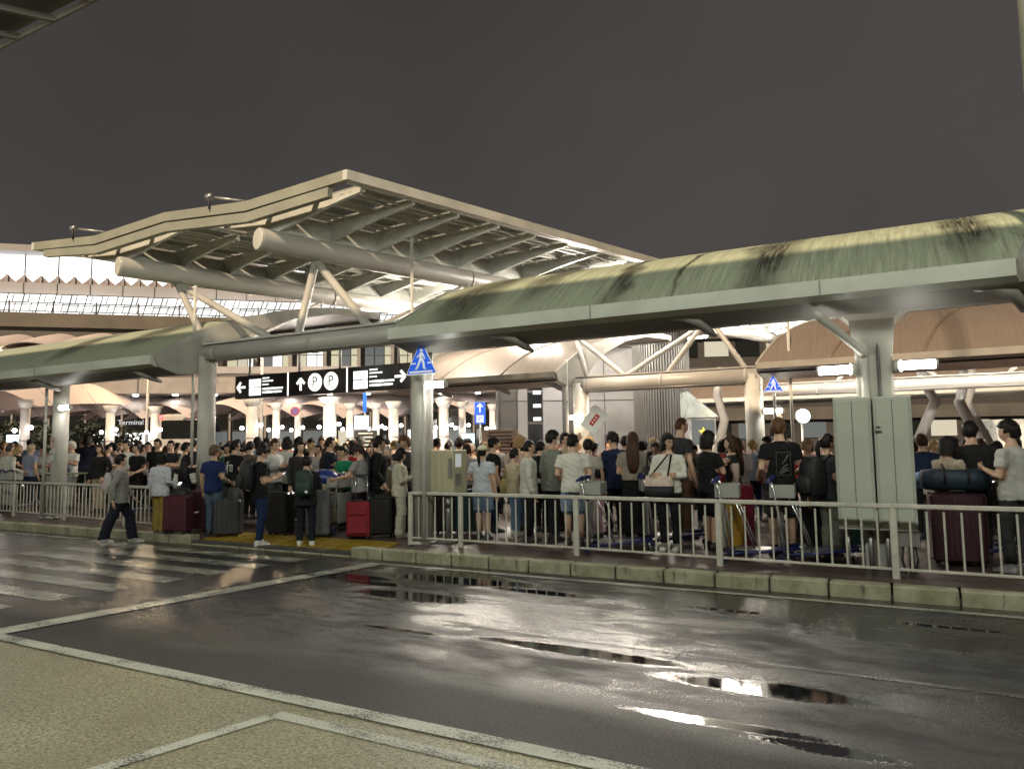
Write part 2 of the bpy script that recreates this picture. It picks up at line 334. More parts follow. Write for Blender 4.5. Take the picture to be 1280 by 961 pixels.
# tactile paving across the dropped kerb
tact = mat('yellow_tactile_paving', (.26, .175, .015), .5, var=.25, vs=9)
tm = MB().box((0, 0, .012), (.296, .296, .03))
for i in range(4): tm.rbox((-.105+.07*i, 0, .031), (.03, .26, .012), .012, n=1)
tm = tm.mesh('tactile_tile', tact); x = -10.85
while x < -7.1:
    for r_ in (0, 1):
        o = link('tactile_tile', tm, pavement, (x, 8.84+.3*r_, ground_z(x, 8.84+.3*r_)-.008)); o.rotation_euler = (R(6.5), 0, 0)
    x += .3

# ================================================================ railings
def railing(name, pts, label, mids=True):
    t = thing(name, (*pts[0], .15), label, 'railing'); b = Vector((*pts[0], .15)); P = [Vector((*p, .15))-b for p in pts]
    pm = MB().rbox((0, 0, .39), (.075, .05, .80), .012, n=1).mesh('post', rail_m); bmh = MB().rbox((0, 0, .405), (.022, .022, .64), .008, n=1).mesh('baluster', rail_m)
    for i, p in enumerate(P): link('post', pm, t, p)
    for a, c in zip(P[:-1], P[1:]):
        d = c-a; L = d.length; rz = math.atan2(d.y, d.x); mid = (a+c)/2
        MB().rbox((0, 0, .775), (L, .062, .05), .015, n=2).build('top_rail', rail_m, t, mid, rz)
        MB().rbox((0, 0, .10), (L-.07, .03, .03), .008, n=1).build('bottom_rail', rail_m, t, mid, rz)
        k = round(L/.155)
        for i in range(1, k): link('baluster', bmh, t, a+d*i/k, rz)
    return t
railing('guard_railing', [(-6.75, 9.1), (-5.85, 9.12), (-3.97, 9.08), (-2.05, 9.0), (-.16, 8.94), (1.75, 8.9), (3.6, 8.86)], 'cream steel guard railing running from sign column past green cabinets')
railing('guard_railing', [(-12.2, 8.86), (-13.7, 9.02), (-16.2, 9.28), (-18.5, 9.42), (-20.9, 9.5), (-23, 9.5)], 'cream steel guard railing bending toward the crossing behind walking woman')

# ================================================================ vaulted island roofs
PROF = [(8.7, 3.42), (9.0, 3.645), (9.32, 3.86), (9.6, 4.03), (9.9, 4.17), (10.2, 4.29), (10.46, 4.38), (10.9, 4.52), (11.34, 4.635), (11.8, 4.73), (12.3, 4.80), (12.9, 4.83), (13.5, 4.79)]
UND = [(13.5, 4.68), (12.3, 4.66), (11.4, 4.45), (10.6, 4.08), (10.1, 3.72), (9.75, 3.32), (9.45, 3.12), (9.1, 3.10), (8.78, 3.22)]
soffit_l = mat('beige_gutter_paint', (.28, .265, .235), .5, var=.1)
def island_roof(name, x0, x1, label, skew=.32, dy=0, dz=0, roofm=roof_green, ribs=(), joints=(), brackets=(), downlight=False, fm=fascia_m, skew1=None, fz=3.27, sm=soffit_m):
    s1 = skew if skew1 is None else skew1
    t = thing(name, ((x0+x1)/2, 9.4+dy, .15), label, 'roof'); o = Vector(t.location)
    def pt(f, y, z): a = x0+skew*(y-8.7); b_ = x1+s1*(y-8.7); return Vector((a+(b_-a)*f, y+dy, z+dz))-o
    n = 24; mb = MB(); m = len(PROF)
    mb.add([pt(i/n, y, z) for i in range(n+1) for y, z in PROF], [(i*m+j, i*m+j+1, (i+1)*m+j+1, (i+1)*m+j) for i in range(n) for j in range(m-1)], smooth=True)
    mb.build('roof_sheet', roofm, t)
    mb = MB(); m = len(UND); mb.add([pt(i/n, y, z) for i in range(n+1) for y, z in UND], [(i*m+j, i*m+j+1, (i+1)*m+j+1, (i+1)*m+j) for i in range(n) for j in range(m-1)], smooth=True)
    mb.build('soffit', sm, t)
    mb = MB()     # front gutter fascia
    q = [(8.70, 3.445), (8.66, 3.445), (8.66, fz), (8.78, fz-.055), (8.82, fz+.03), (8.76, 3.44)]
    mb.loft([[pt(f, y, z) for y, z in q] for f in (0, 1)], smooth=False); mb.build('gutter_fascia', fm, t)
    for f in joints: mb = MB(); p = pt(f, 8.657, (fz+3.445)/2); mb.box(p, (.012, .012, 3.445-fz-.01)); mb.build('fascia_joint', soffit_m, t)
    for f in (0, 1):  # end plates closing the shell
        ring = [pt(f, y, z+.012) for y, z in PROF]+[pt(f, y, z) for y, z in UND]; e = Vector((.05 if f else -.05, 0, 0)); mb = MB().prism(ring, e*0+e*.02, e); mb.build('end_plate', mat('end_trim', (.30, .29, .26), .5), t)
    mb = MB(); mb.prism([pt(0, 13.5, 4.62), pt(0, 13.56, 4.62), pt(0, 13.56, 4.83), pt(0, 13.5, 4.83)], (0, 0, 0), pt(1, 13.5, 4.62)-pt(0, 13.5, 4.62)); mb.build('back_trim', soffit_m, t)
    for f in ribs:    # raised sheet laps, plain dark brown
        mb = MB(); L = [[pt(f, y, z+.004)+Vector((dx, 0, dzz)) for dx, dzz in ((-.03, -.01), (.03, -.01), (.03, .018), (-.03, .018))] for y, z in PROF]; mb.loft(L); mb.build('sheet_lap', mat('lap_shadow_brown', (.13, .10, .075), .6), t)
    for f in brackets:  # curved horn brackets under the gutter
        a = pt(f, 9.3, 3.12); mb = MB()
        mb.tube([a+Vector((-.42, -.42, .10)), a+Vector((-.22, -.40, .09)), a+Vector((-.06, -.36, .03)), a+Vector((.02, -.2, -.06)), a+Vector((.06, -.02, -.12))], [.035, .06, .075, .06, .03], 8); mb.build('horn_bracket', soffit_m, t)
    return t
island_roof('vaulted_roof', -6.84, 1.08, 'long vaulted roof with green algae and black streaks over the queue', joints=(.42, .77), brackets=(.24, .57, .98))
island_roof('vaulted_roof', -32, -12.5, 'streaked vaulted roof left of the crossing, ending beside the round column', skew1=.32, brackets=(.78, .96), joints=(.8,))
island_roof('vaulted_roof', -12.7, -7.5, 'tan vaulted roof of the second island, ending at the crossing column', dy=7.3, dz=-.02, roofm=roof_tan, fm=soffit_l, sm=paint, fz=3.31, ribs=(.35, .7), brackets=(.3, .65, .95))
island_roof('vaulted_roof', -2.7, 14, 'tan vaulted roof with dark sheet laps behind the cabinet column', dy=7.3, dz=-.12, roofm=roof_tan, fm=soffit_l, sm=paint, fz=3.31, ribs=(.085, .185, .285), brackets=(.3,))
# ================================================================ winged glass canopy over the crossing
AX = Vector((.305, .952, 0)); CL = 21.0; FY = 9.0
FOLD = [(-17.3, 6.42), (-15.0, 6.22), (-12.7, 6.34), (-10.4, 6.16), (-8.07, 6.28)]
gc = thing('winged_glass_canopy', (-12.7, 9.5, .15), 'large winged glass canopy on two thick tubes above the crossing', 'canopy'); O = Vector(gc.location)
def cp(u, z, s): return Vector((u, FY, z))+AX*s-O
for k in range(4):   # front edge boards: upper and lower band between the folds
    (u0, z0), (u1, z1) = FOLD[k], FOLD[k+1]
    for zt, zb, y0, nm in ((0, -.18, 0, 'edge_fascia'), (-.205, -.38, .025, 'lower_fascia')):
        e0 = .10 if (k == 0 and nm == 'lower_fascia') else 0; e1 = -.35 if (k == 3 and nm == 'lower_fascia') else 0
        if k == 0 and e0: u0 += .35
        poly = [Vector((u0, FY+y0, z0+zt))-O, Vector((u1+e1, FY+y0, z1+zt+(z0-z1)/(u1-u0)*-e1*0))-O, Vector((u1+e1, FY+y0, z1+zb))-O, Vector((u0, FY+y0, z0+zb))-O]
        MB().prism(poly, (0, 0, 0), (0, .12, 0)).build(nm, mat('cream_edge_paint', (.20, .195, .155), .5, var=.1, vs=1.5), gc)
def zfold(u):
    for (u0, z0), (u1, z1) in zip(FOLD[:-1], FOLD[1:]):
        if u0 <= u <= u1: return z0+(z1-z0)*(u-u0)/(u1-u0)
    return FOLD[-1][1]
for u, z in (FOLD[0], FOLD[4]):   # long side edges
    sg = 1 if u > -12 else -1
    MB().prism([cp(u, z, 0), cp(u+.10*sg, z, 0), cp(u+.10*sg, z-.17, 0), cp(u, z-.17, 0)], (0, 0, 0), AX*CL).build('side_edge', paint, gc)
rib_m = mat('grey_green_canopy_steel', (.47, .48, .45), .45, var=.1); NR = 20
rs = [0.55+i*(CL-.8)/(NR-1) for i in range(NR)]
TUBE = [(-14.35, 5.50), (-10.2, 5.46)]
for i, s in enumerate(rs):         # cantilever ribs, deep at the tubes, thin at the tips
    for k in range(2):
        tu, tz = TUBE[k]; tu_ = FOLD[1+2*k][0]; tzz = FOLD[1+2*k][1]
        for end in (-1, 1):
            ut = FOLD[0 if (k == 0 and end < 0) else (2 if (k == 0) == (end > 0) else 4)][0]; ut = ut-(.15*end)
            L = []
            for f in np.linspace(0, 1, 7):
                u = tu_+(ut-tu_)*f; zt = zfold(u)-.10; dep = .34*(1-f)**1.3+.10
                c = cp(u, 0, s); L.append([c+Vector((0, dy, zt+dz)) for dy, dz in ((-.04, 0), (.04, 0), (.04, -dep), (-.04, -dep))])
            MB().loft(L, smooth=False).build('rib', rib_m, gc)
for i in range(len(rs)-1):         # glass panes in two strips per wing, purlins between
    for k in range(4):
        (u0, z0), (u1, z1) = FOLD[k], FOLD[k+1]; s0, s1 = rs[i]+.06, rs[i+1]-.06
        for h in range(2):
            a, b2 = u0+(u1-u0)*(.04+.48*h), u0+(u1-u0)*(.48+.48*h)
            ps = [cp(a, zfold(a)-.05, s0), cp(b2, zfold(b2)-.05, s0), cp(b2, zfold(b2)-.05, s1), cp(a, zfold(a)-.05, s1)]
            MB().prism(ps, (0, 0, 0), (0, 0, .03)).build('glass_pane', glass_m, gc)
for k in range(4):
    (u0, z0), (u1, z1) = FOLD[k], FOLD[k+1]
    for f in (.0, .5, 1.):
        u = min(max(u0+(u1-u0)*f, -17.2), -8.15); z = zfold(u)-.06
        if f == 1. and k < 3: continue
        MB().prism([cp(u-.05, z, .1), cp(u+.05, z, .1), cp(u+.05, z-.10, .1), cp(u-.05, z-.10, .1)], (0, 0, 0), AX*(CL-.2)).build('purlin', rib_m, gc)
    for f in (.22, .30, .74, .82): # louvre blinds and cable trays seen under the glass
        u = u0+(u1-u0)*f; z = zfold(u)-.13
        MB().prism([cp(u-.03, z, .5), cp(u+.03, z, .5), cp(u+.03, z-.03, .5), cp(u-.03, z-.03, .5)], (0, 0, 0), AX*(CL-1)).build('blind_track', rib_m, gc)
tube_m = mat('warm_grey_tube_paint', (.36, .345, .32), .38, var=.08, vs=1.2, rv=.08)
for (tu, tz), (fu, fz) in zip(TUBE, (FOLD[1], FOLD[3])):
    MB().prism([cp(fu-.16, fz-.12, .12), cp(fu+.16, fz-.12, .12), cp((fu+tu)/2+.12, tz+.12, .12), cp((fu+tu)/2-.12, tz+.12, .12)], AX*.45, AX*(CL-.2)).build('valley_beam', rib_m, gc)
    d = Vector((tu, FY+.15, tz))-O; t_ = MB().tube([d, d+AX*.02, d+AX*CL], .21, 24).build('main_tube', tube_m, gc)
    MB().tube([d-AX*.03, d], [.19, .21], 24).build('tube_end_cap', paint, t_)
    for s in (5, 10, 15): MB().tube([d+AX*s, d+AX*(s+.05)], .216, 24).build('weld_band', tube_m, t_)
# gutter pipes with small floodlights poking out above the edge
for u, z in ((-15.75, 6.5), (-11.35, 6.42)):
    t = thing('floodlight', (u, 9.05, z), 'small black cylinder floodlight on %s fold of the winged canopy' % ('outer' if u < -13 else 'middle'), 'floodlight')
    MB().tube([(-.14, -.02, .02), (.0, -.02, .01), (.02, -.02, .01)], [.06, .065, .04], 10).build('lamp_body', grey_m, t); MB().tube([(-.05, 0, .01), (.55, .5, -.05)], .03, 6).build('arm', grey_m, t)
    MB().tube([(0, -.07, .0), (0, -.07, -.25)], .018, 6).build('bracket', dark_m, t); MB().ball((0, -.02, -.28), .04).build('cable_gland', dark_m, t)

# columns, cross beams and diagonal props carrying the canopy
def column(name, x, y, r, h, label, m=paint, z0=.15):
    t = thing(name, (x, y, z0), label, 'column'); MB().tube([(0, 0, 0), (0, 0, h)], r, 24).build('shaft', m, t)
    MB().tube([(0, 0, -.01), (0, 0, .04)], r*1.35, 24).build('base_plate', m, t)
    for a in range(4): MB().tube([(r*1.2*math.cos(a*1.57+.8), r*1.2*math.sin(a*1.57+.8), .04), (r*1.2*math.cos(a*1.57+.8), r*1.2*math.sin(a*1.57+.8), .07)], .015, 6).build('bolt', grey_m, t)
    return t
def beam(x0, x1, y, z, label, nodes_, r=.17, m=tube_m):
    t = thing('tube_beam', (x0, y, z), label, 'beam'); o = Vector((x0, y, z))
    MB().tube([(0, 0, 0), (x1-x0, 0, 0)], r, 20).build('beam_tube', m, t); MB().box(((x1-x0)/2, 0, r+.02), (x1-x0, .20, .03)).build('top_flange', m, t)
    for f in (.06, .5, .94): MB().tube([((x1-x0)*f-.03, 0, 0), ((x1-x0)*f+.03, 0, 0)], r*1.07, 20).build('collar', m, t)
    MB().tube([(.1, -r*.8, -r*.75), ((x1-x0)*.5, -r*.8, -r*.8), (x1-x0-.1, -r*.8, -r*.75)], .014, 6).build('conduit', grey_m, t)
    for a, b2, rr in nodes_:
        a, b2 = Vector(a)-o, Vector(b2)-o; mb = MB().tube([a, a+(b2-a)*.06, b2-(b2-a)*.06, b2], [rr*.45, rr, rr, rr*.45], 12); mb.build('prop', m, t)
        MB().ball(b2, rr*1.25, 10, 6).build('prop_joint', m, t)
    return t
nA = Vector((-14.0, 10.3, 5.30)); nB = Vector((-9.9, 10.3, 5.27))
column('round_column', -11.95, 9.5, .165, 3.3, 'ivory round column at end of streaked roof beside the crossing')
beam(-12.0, -6.3, 9.5, 3.5, 'thick ivory tube beam with diagonal props above the black signboard', [((-11.95, 9.5, 3.62), nA, .075), ((-10.2, 9.5, 3.66), nA, .075), ((-9.55, 9.5, 3.66), nB, .075), ((-7.9, 9.5, 3.66), nB, .075),
     ((-11.6, 9.7, 3.6), (-12.9, 13.6, 5.3), .06), ((-8.2, 9.7, 3.6), (-8.75, 13.9, 5.3), .06)])
column('round_column', -7.1, 16.7, .2, 3.0, 'ivory round column of the second island beside white pole')
column('round_column', -2.92, 16.7, .2, 3.0, 'ivory round column of the second island behind the haired man in black print shirt')
beam(-7.2, -2.8, 16.7, 3.1, 'ivory tube beam with diagonal props spanning the second island crossing gap', [((-6.9, 16.7, 3.2), (-7.3, 16.9, 4.4), .06), ((-5.9, 16.7, 3.25), (-7.3, 16.9, 4.4), .06), ((-4.9, 16.7, 3.25), (-3.9, 16.9, 4.55), .06), ((-3.05, 16.7, 3.25), (-3.9, 16.9, 4.55), .06), ((-6.1, 16.8, 3.2), (-4.6, 20, 5.0), .06)], r=.19)
column('round_column', -16.95, 9.55, .165, 3.1, 'ivory round column with pasted notices behind the bent railing')
column('round_column', -6.66, 9.3, .165, 3.2, 'ivory column behind blue crossing sign at start of the railing')
# flat cabinet column
t = thing('roof_column', (-.28, 9.62, .15), 'broad flat ivory column carrying the algae roof behind green cabinets', 'column')
MB().rbox((0, 0, 1.6), (.40, .24, 3.2), .03).build('shaft', paint, t); MB().loft([[Vector((x*a, y*b3, z)) for x, y in ((-1, -1), (1, -1), (1, 1), (-1, 1))] for a, b3, z in ((.2, .12, 2.5), (.24, .3, 2.9), (.55, .55, 3.2))], smooth=False).build('flared_head', paint, t)
MB().tube([(-.10, -.145, .05), (-.10, -.145, 3.0)], .045, 10).build('rain_pipe', paint, t); MB().tube([(-.55, -.75, 2.98), (-.50, -.72, 2.90), (-.12, -.18, 2.55), (-.10, -.145, 2.48)], .05, 10).build('rain_pipe_elbow', paint, t)
MB().tube([(.05, -.15, .05), (.05, -.15, 2.6), (-.02, -.3, 3.1)], .02, 8).build('conduit', mat('dark_conduit', (.12, .12, .11), .5), t)
def cabinet(x, w_, label, lock):
    t = thing('electrical_cabinet', (x, 9.37, .62), label, 'cabinet')
    MB().rbox((0, 0, .76), (w_, .22, 1.52), .012, n=1).build('housing', cab_m, t); dr = MB().rbox((0, -.115, .76), (w_-.05, .02, 1.46), .008, n=1).build('door', cab_m, t)
    MB().box((0, -.127, .76), (.006, .004, 1.44)).build('door_seam', mat('seam_shadow', (.10, .11, .09), .7), dr)  # thin dark line for the door seam
    for s in lock: MB().box((s, -.135, 1.12), (.07, .02, .018)).build('latch', dark_m, dr); MB().box((s, -.135, 1.17), (.05, .02, .014)).build('latch', dark_m, dr)
    for s in (-1, 1): MB().tube([(s*w_*.3, .05, -.46), (s*w_*.3, .05, 0)], .025, 8).build('leg', grey_m, t)
cabinet(-.53, .40, 'pale green electrical cabinet beside the ponytailed person with black backpack', ()); cabinet(-.115, .39, 'pale green electrical cabinet with black latches beside stacked burgundy luggage', (-.15,))
t = thing('junction_box', (-.02, 9.36, .15), 'small grey junction box with cables under the green cabinets', 'junction box'); MB().rbox((0, 0, .38), (.22, .12, .17), .01).build('housing', grey_m, t)
for s in (-.06, 0, .06): MB().tube([(s, 0, .3), (s*1.3, -.02, .15), (s*.8, 0, 0)], .012, 6).build('cable', dark_m, t)
# wall lamps: cylinder housing with a bright tube
def wall_lamp(x, y, z, label, dirx=1, energy=14, L=.34):
    t = thing('wall_lamp', (x, y, z), label, 'lamp'); MB().tube([(0, 0, 0), (.05*dirx, -.02, 0)], .075, 14).build('housing', paint, t)
    MB().tube([(.06*dirx, -.03, 0), (.06*dirx+L*dirx, -.03, 0)], .05, 12).build('tube', lamp_w, t); MB().tube([((.06+L)*dirx, -.03, 0), ((.09+L)*dirx, -.03, 0)], .055, 12).build('end_cap', paint, t)
    return t
wall_lamp(-6.50, 9.12, 2.58, 'lit fluorescent wall lamp on the column behind the blue crossing sign')
wall_lamp(-.48, 9.5, 2.49, 'lit fluorescent wall lamp above the plain green cabinet', -1); wall_lamp(-.05, 9.5, 2.50, 'lit fluorescent wall lamp above the cabinet with black latches')
wall_lamp(-16.78, 9.45, 2.62, 'lit fluorescent wall lamp on column with pasted notices'); wall_lamp(-2.7, 16.5, 2.3, 'lit fluorescent wall lamp on second island column under round-topped sign'); wall_lamp(-6.9, 16.5, 2.3, 'lit fluorescent wall lamp on second island column by the white pole', -1)
# fluorescent battens under the winged canopy, warm tubes under the second island roofs
def batten(p, d, L, label, m=lamp_warm, energy=0):
    t = thing('batten_light', p, label, 'lamp')
    if energy:
        l = bpy.data.lights.new('batten_glow', 'POINT'); l.energy = energy; l.color = (1, .90, .74); l.shadow_soft_size = .3; lo = bpy.data.objects.new('batten_glow', l); col.objects.link(lo); lo.parent = t; lo.location = (0, 0, -.25)
    d = Vector(d).normalized(); MB().tube([d*-L/2, d*L/2], .03, 10).build('tube', m, t); rz = math.atan2(d.y, d.x)
    MB().box((0, 0, .06), (L+.1, .10, .05), Matrix.Rotation(rz, 3, 'Z')).build('housing', paint, t)
for i, (s, dz) in enumerate([(7.5, 0), (10.5, 0), (13.5, 0), (16.5, 0), (19, 0)]):
    for k in range(2):
        u = (-12.9, -8.9)[k]; p = Vector((u, FY, 5.55))+AX*s; batten(p, (1, -.3, 0), 1.7, 'warm fluorescent batten under the winged glass canopy', energy=220 if (i+k) % 2 == 0 else 0); bpy.data.objects  # look-alikes
for o in list(col.objects):
    if o.get('label') == 'warm fluorescent batten under the winged glass canopy': o['group'] = 'battens under the winged canopy'
# warm mast lamps added between the islands to light the roofs, hidden behind the crowns
def mast(x, y, h, label, energy, c=(1, .72, .42)):
    t = thing('street_lamp', (x, y, .15), label, 'street lamp', 'warm lamps beyond the second island'); MB().tube([(0, 0, 0), (0, 0, h)], [.08, .05], 12).build('pole', paint, t); MB().rbox((0, -.3, h+.03), (.3, .7, .1), .05).build('lamp_head', grey_m, t)
    MB().box((0, -.3, h-.03), (.22, .5, .02)).build('lens', glow('warm_lens', (1, .72, .42), 20), t)
    l = bpy.data.lights.new('lamp_glow', 'POINT'); l.energy = energy; l.color = c; l.shadow_soft_size = .25; lo = bpy.data.objects.new('lamp_glow', l); col.objects.link(lo); lo.parent = t; lo.location = (0, -.3, h-.15)
for x, y, h, e in ((-22, 20, 6.2, 300), (-29, 20, 6.2, 300), (9, 26, 7.0, 300)):
    mast(x, y, h, 'warm street lamp on tall pole beyond the second island', e)
mast_m = mat('grey_green_mast', (.09, .10, .085), .5, var=.08)
# tall light mast at the kerb
t = thing('light_mast', (1.365, 9.04, .15), 'tall grey light mast rising past the roof end', 'street lamp'); MB().tube([(0, 0, 0), (0, 0, 6.3)], .075, 14).build('lower_pole', mast_m, t); MB().tube([(0, 0, 6.3), (0, 0, 6.38)], .10, 14).build('collar', mast_m, t)
MB().tube([(0, 0, 6.38), (0, 0, 14)], .06, 14).build('upper_pole', mast_m, t); MB().rbox((0, -.5, 14), (.3, 1.1, .12), .06).build('lamp_head', mast_m, t)

# ================================================================ signs
sb = thing('hanging_signboard', (-11.4, 12, 2.82), 'long black backlit signboard with arrows and circled P letters', 'sign', rz=math.atan2(.0, 1)); W, Hh = 5.25, .54
for i, x in enumerate((-W/3, 0, W/3)): 
    MB().rbox((x, 0, Hh/2), (W/3-.02, .16, Hh), .01, n=1).build('sign_panel', black_sign, sb)
for x in (-W/6, W/6): MB().box((x, -.085, Hh/2), (.03, .012, Hh*.98)).build('divider', sign_white, sb)
for x in (-2.2, -.6, .6, 2.2): MB().tube([(x, 0, Hh), (x, 0, 1.0)], .03, 8).build('hanger', paint, sb)
MB().tube([(-W/2, 0, 1.0), (W/2, 0, 1.0)], .05, 8).build('hanger_bar', paint, sb)
def arrow(x, z, ang, s, par):
    r = Matrix.Rotation(ang, 3, 'Y'); mb = MB(); c = Vector((x, -.087, z)); mb.box(c+r @ Vector((-.06*s, 0, 0)), (.32*s, .01, .07*s), r)
    for q in (1, -1): mb.box(c+r @ Vector((.06*s, 0, q*.075*s)), (.22*s, .01, .075*s), r @ Matrix.Rotation(q*R(45), 3, 'Y'))
    mb.build('arrow', sign_white, par)
arrow(-2.42, .27, R(180), .75, sb); arrow(-.48, .27, R(-90), .75, sb); arrow(2.33, .27, 0, .75, sb)
for x in (-.05, .42):
    disc = MB().tube([(x, -.08, .27), (x, -.095, .27)], .2, 28, smooth=False).build('sign_disc', sign_white, sb)
    for v_ in disc.data.vertices: pass
    text('letter', 'P', .32, Matrix.Translation((x, -.099, .27)) @ Matrix.Rotation(R(90), 4, 'X'), black_sign, sb)
for x0 in (-2.12, 1.06):
    for i in range(2):
        for j in range(2): MB().box((x0+.09+.2*i, -.087, .15+.2*j), (.18, .01, .18)).build('pictogram', sign_white, sb)
    mb = MB(); rr = random.Random(3)
    for k, (zz, hh, wl) in enumerate(((.45, .035, .2), (.38, .035, .3), (.30, .03, .16), (.20, .05, .62), (.12, .05, .62))):
        x = x0+.44
        while x < x0+.44+wl: d = rr.uniform(.03, .07); mb.box((x+d/2, -.087, zz), (d, .01, hh*rr.uniform(.7, 1))); x += d+.012
    mb.build('small_print', sign_white, sb)['kind'] = 'stuff'
def crossing_sign(x, y, zc, size, label, pole_h=None):
    t = thing('crossing_sign', (x, y, .15), label, 'road sign'); s = size; z = zc-.15
    tri = [(-s/2, -s*.42), (s/2, -s*.42), (0, s*.50)]
    def rt(k, yy, sh=0): # rounded triangle
        L = []
        for i in range(3):
            p, q, r_ = [Vector((*tri[j % 3], 0)) for j in (i-1, i, i+1)]
            for f in np.linspace(0, 1, 5):
                a = q+(p-q).normalized()*.06*s*(1-f); b2 = q+(r_-q).normalized()*.06*s*f; L.append(a*(1-f)+b2*f if 0 < f < 1 else (a if f == 0 else b2))
        return [Vector((v.x*k, yy, z+v.y*k)) for v in L]
    MB().loft([rt(1, 0), rt(1, -.012)], smooth=False).build('sign_border', sign_lit, t); MB().loft([rt(.93, -.011), rt(.93, -.016)], smooth=False).build('sign_face', blue_sign, t)
    mb = MB(); Y = -.02; q = lambda a, b2: Vector((a*s, Y, z+b2*s))
    mb.tube([q(.02, .19), q(.02, .25)], .045*s, 10)
    for pts, r_ in (([q(.02, .17), q(.0, .02)], .05), ([q(.0, .03), q(-.05, -.1), q(-.12, -.24), q(-.17, -.27)], .032), ([q(.01, .03), q(.08, -.1), q(.10, -.25), q(.15, -.27)], .032), ([q(.03, .15), q(.09, .08), q(.12, -.02)], .022), ([q(.0, .15), q(-.07, .08), q(-.13, .04)], .022)):
        mb.tube(pts, r_*s, 8)
    mb.build('pedestrian_symbol', sign_lit, t); mb = MB()
    for a, b2, c, d in ((0, -.345, .74, .05), (-.24, -.12, .14, .035), (.26, -.12, .1, .035)): mb.box(q(a, b2), (c*s, .006, d*s))
    mb.build('crossing_bars', sign_lit, t)
    MB().tube([(0, .05, -.15 if pole_h is None else 0), (0, .05, z+s*.3)], .03, 10).build('pole', paint, t); return t
crossing_sign(-6.46, 9.0, 2.98, .58, 'blue triangular pedestrian crossing sign at start of the railing'); crossing_sign(-2.42, 16.2, 2.86, .42, 'smaller blue triangular crossing sign beyond the second island column')
# roadside control box on a post at the rail end
t = thing('control_box', (-6.26, 9.42, .15), 'beige metal control box on a post behind the railing', 'control box', rz=R(-6)); MB().rbox((0, 0, 1.1), (.47, .34, .66), .02).build('housing', beige_box, t); MB().rbox((.19, -.19, 1.16), (.06, .02, .3), .005, n=1).build('panel', grey_m, t)
MB().box((.236, -.05, 1.27), (.006, .14, .2)).build('screen', sign_lit, t); MB().box((.236, -.05, .98), (.006, .14, .18)).build('notice', grey_m, t); MB().tube([(0, 0, 0), (0, 0, .78)], .05, 10).build('post', grey_m, t); MB().rbox((0, 0, .02), (.24, .24, .04), .01).build('foot', grey_m, t)
for (x, y, h, lab) in ((-17.1, 9.3, 3.0, 'slim white pole beside the column with pasted notices'), (-12.3, 9.45, 4.75, 'slim white pole rising past the round column'), (-7.97, 10.8, 5.4, 'slim pipe rising from the beam to winged canopy'), (-7.35, 16.4, 3.6, 'slim white pole at the second island column'), (-2.1, 16.4, 4.2, 'slim white pole standing beside smaller crossing sign')):
    t = thing('pole', (x, y, .15), lab, 'pole'); MB().tube([(0, 0, 0), (0, 0, h)], .032, 10).build('shaft', paint, t); MB().tube([(0, 0, h*.7), (0, 0, h*.7+.06)], .042, 10).build('clamp', grey_m, t); MB().tube([(0, 0, -.01), (0, 0, .03)], .07, 10).build('foot', grey_m, t)
# ================================================================ people
SKIN = [(.52, .33, .23), (.46, .28, .19), (.58, .39, .29), (.34, .20, .13)]
def skin(i): return mat('skin_%d' % i, SKIN[i], .5, var=.05, vs=9)
def cloth(c): 
    c = tuple(c); return mat('cloth_%03d_%03d_%03d' % tuple(int(x*999) for x in c), c, .85, var=.07, vs=7, bump=.35, bs=34, rv=.08, spec=.2)
def hairm(c):
    c = tuple(c); return mat('hair_%03d_%03d_%03d' % tuple(int(x*999) for x in c), c, .5, var=.35, vs=60, bump=.5, bs=120, spec=.18, stretch=(1, 1, .12))
shoe_m = lambda c: mat('shoe_%03d_%03d_%03d' % tuple(int(x*999) for x in c), c, .5, var=.1, vs=20)
BLK = (.008, .008, .0095); HB = (.011, .009, .008); HBR = (.05, .024, .013); WHT = (.62, .60, .54); NAVY = (.014, .022, .055); JEAN = (.05, .09, .17); GREY = (.22, .22, .21)
ARMS = {'down': ((.245, -.03, 1.10), (.255, .04, .85)), 'phone': ((.235, .0, 1.09), (.085, .26, 1.17)), 'phone1': ((.235, .02, 1.10), (.12, .29, 1.24)), 'cart': ((.25, -.06, 1.10), (.215, .24, 1.0)), 'fold': ((.25, .05, 1.10), (-.04, .20, 1.12)),
        'pocket': ((.275, -.06, 1.11), (.20, .07, .90)), 'up': ((.27, .10, 1.40), (.22, .14, 1.68)), 'chest': ((.24, .08, 1.12), (.04, .22, 1.24)), 'reach': ((.25, .12, 1.14), (.22, .40, 1.08)), 'strap': ((.27, .06, 1.12), (.16, .15, 1.32)),
        'handle': ((.25, -.10, 1.10), (.27, -.12, .84)), 'swing': ((.24, .10, 1.12), (.24, .26, .90)), 'back': ((.25, -.16, 1.12), (.25, -.14, .87))}
LEGS = {'stand': ((0, .0), (0, .0)), 'a': ((.02, .03), (-.02, -.02)), 'walk': ((.16, .30), (-.12, -.30)), 'b': ((.05, .02), (.0, -.06)), 'wide': ((.0, .05), (.0, -.05))}
def ring(c, rx, ry, n, ax=None):
    return [(c[0]+rx*math.cos(2*math.pi*k/n), c[1]+ry*math.sin(2*math.pi*k/n), c[2]) for k in range(n)]
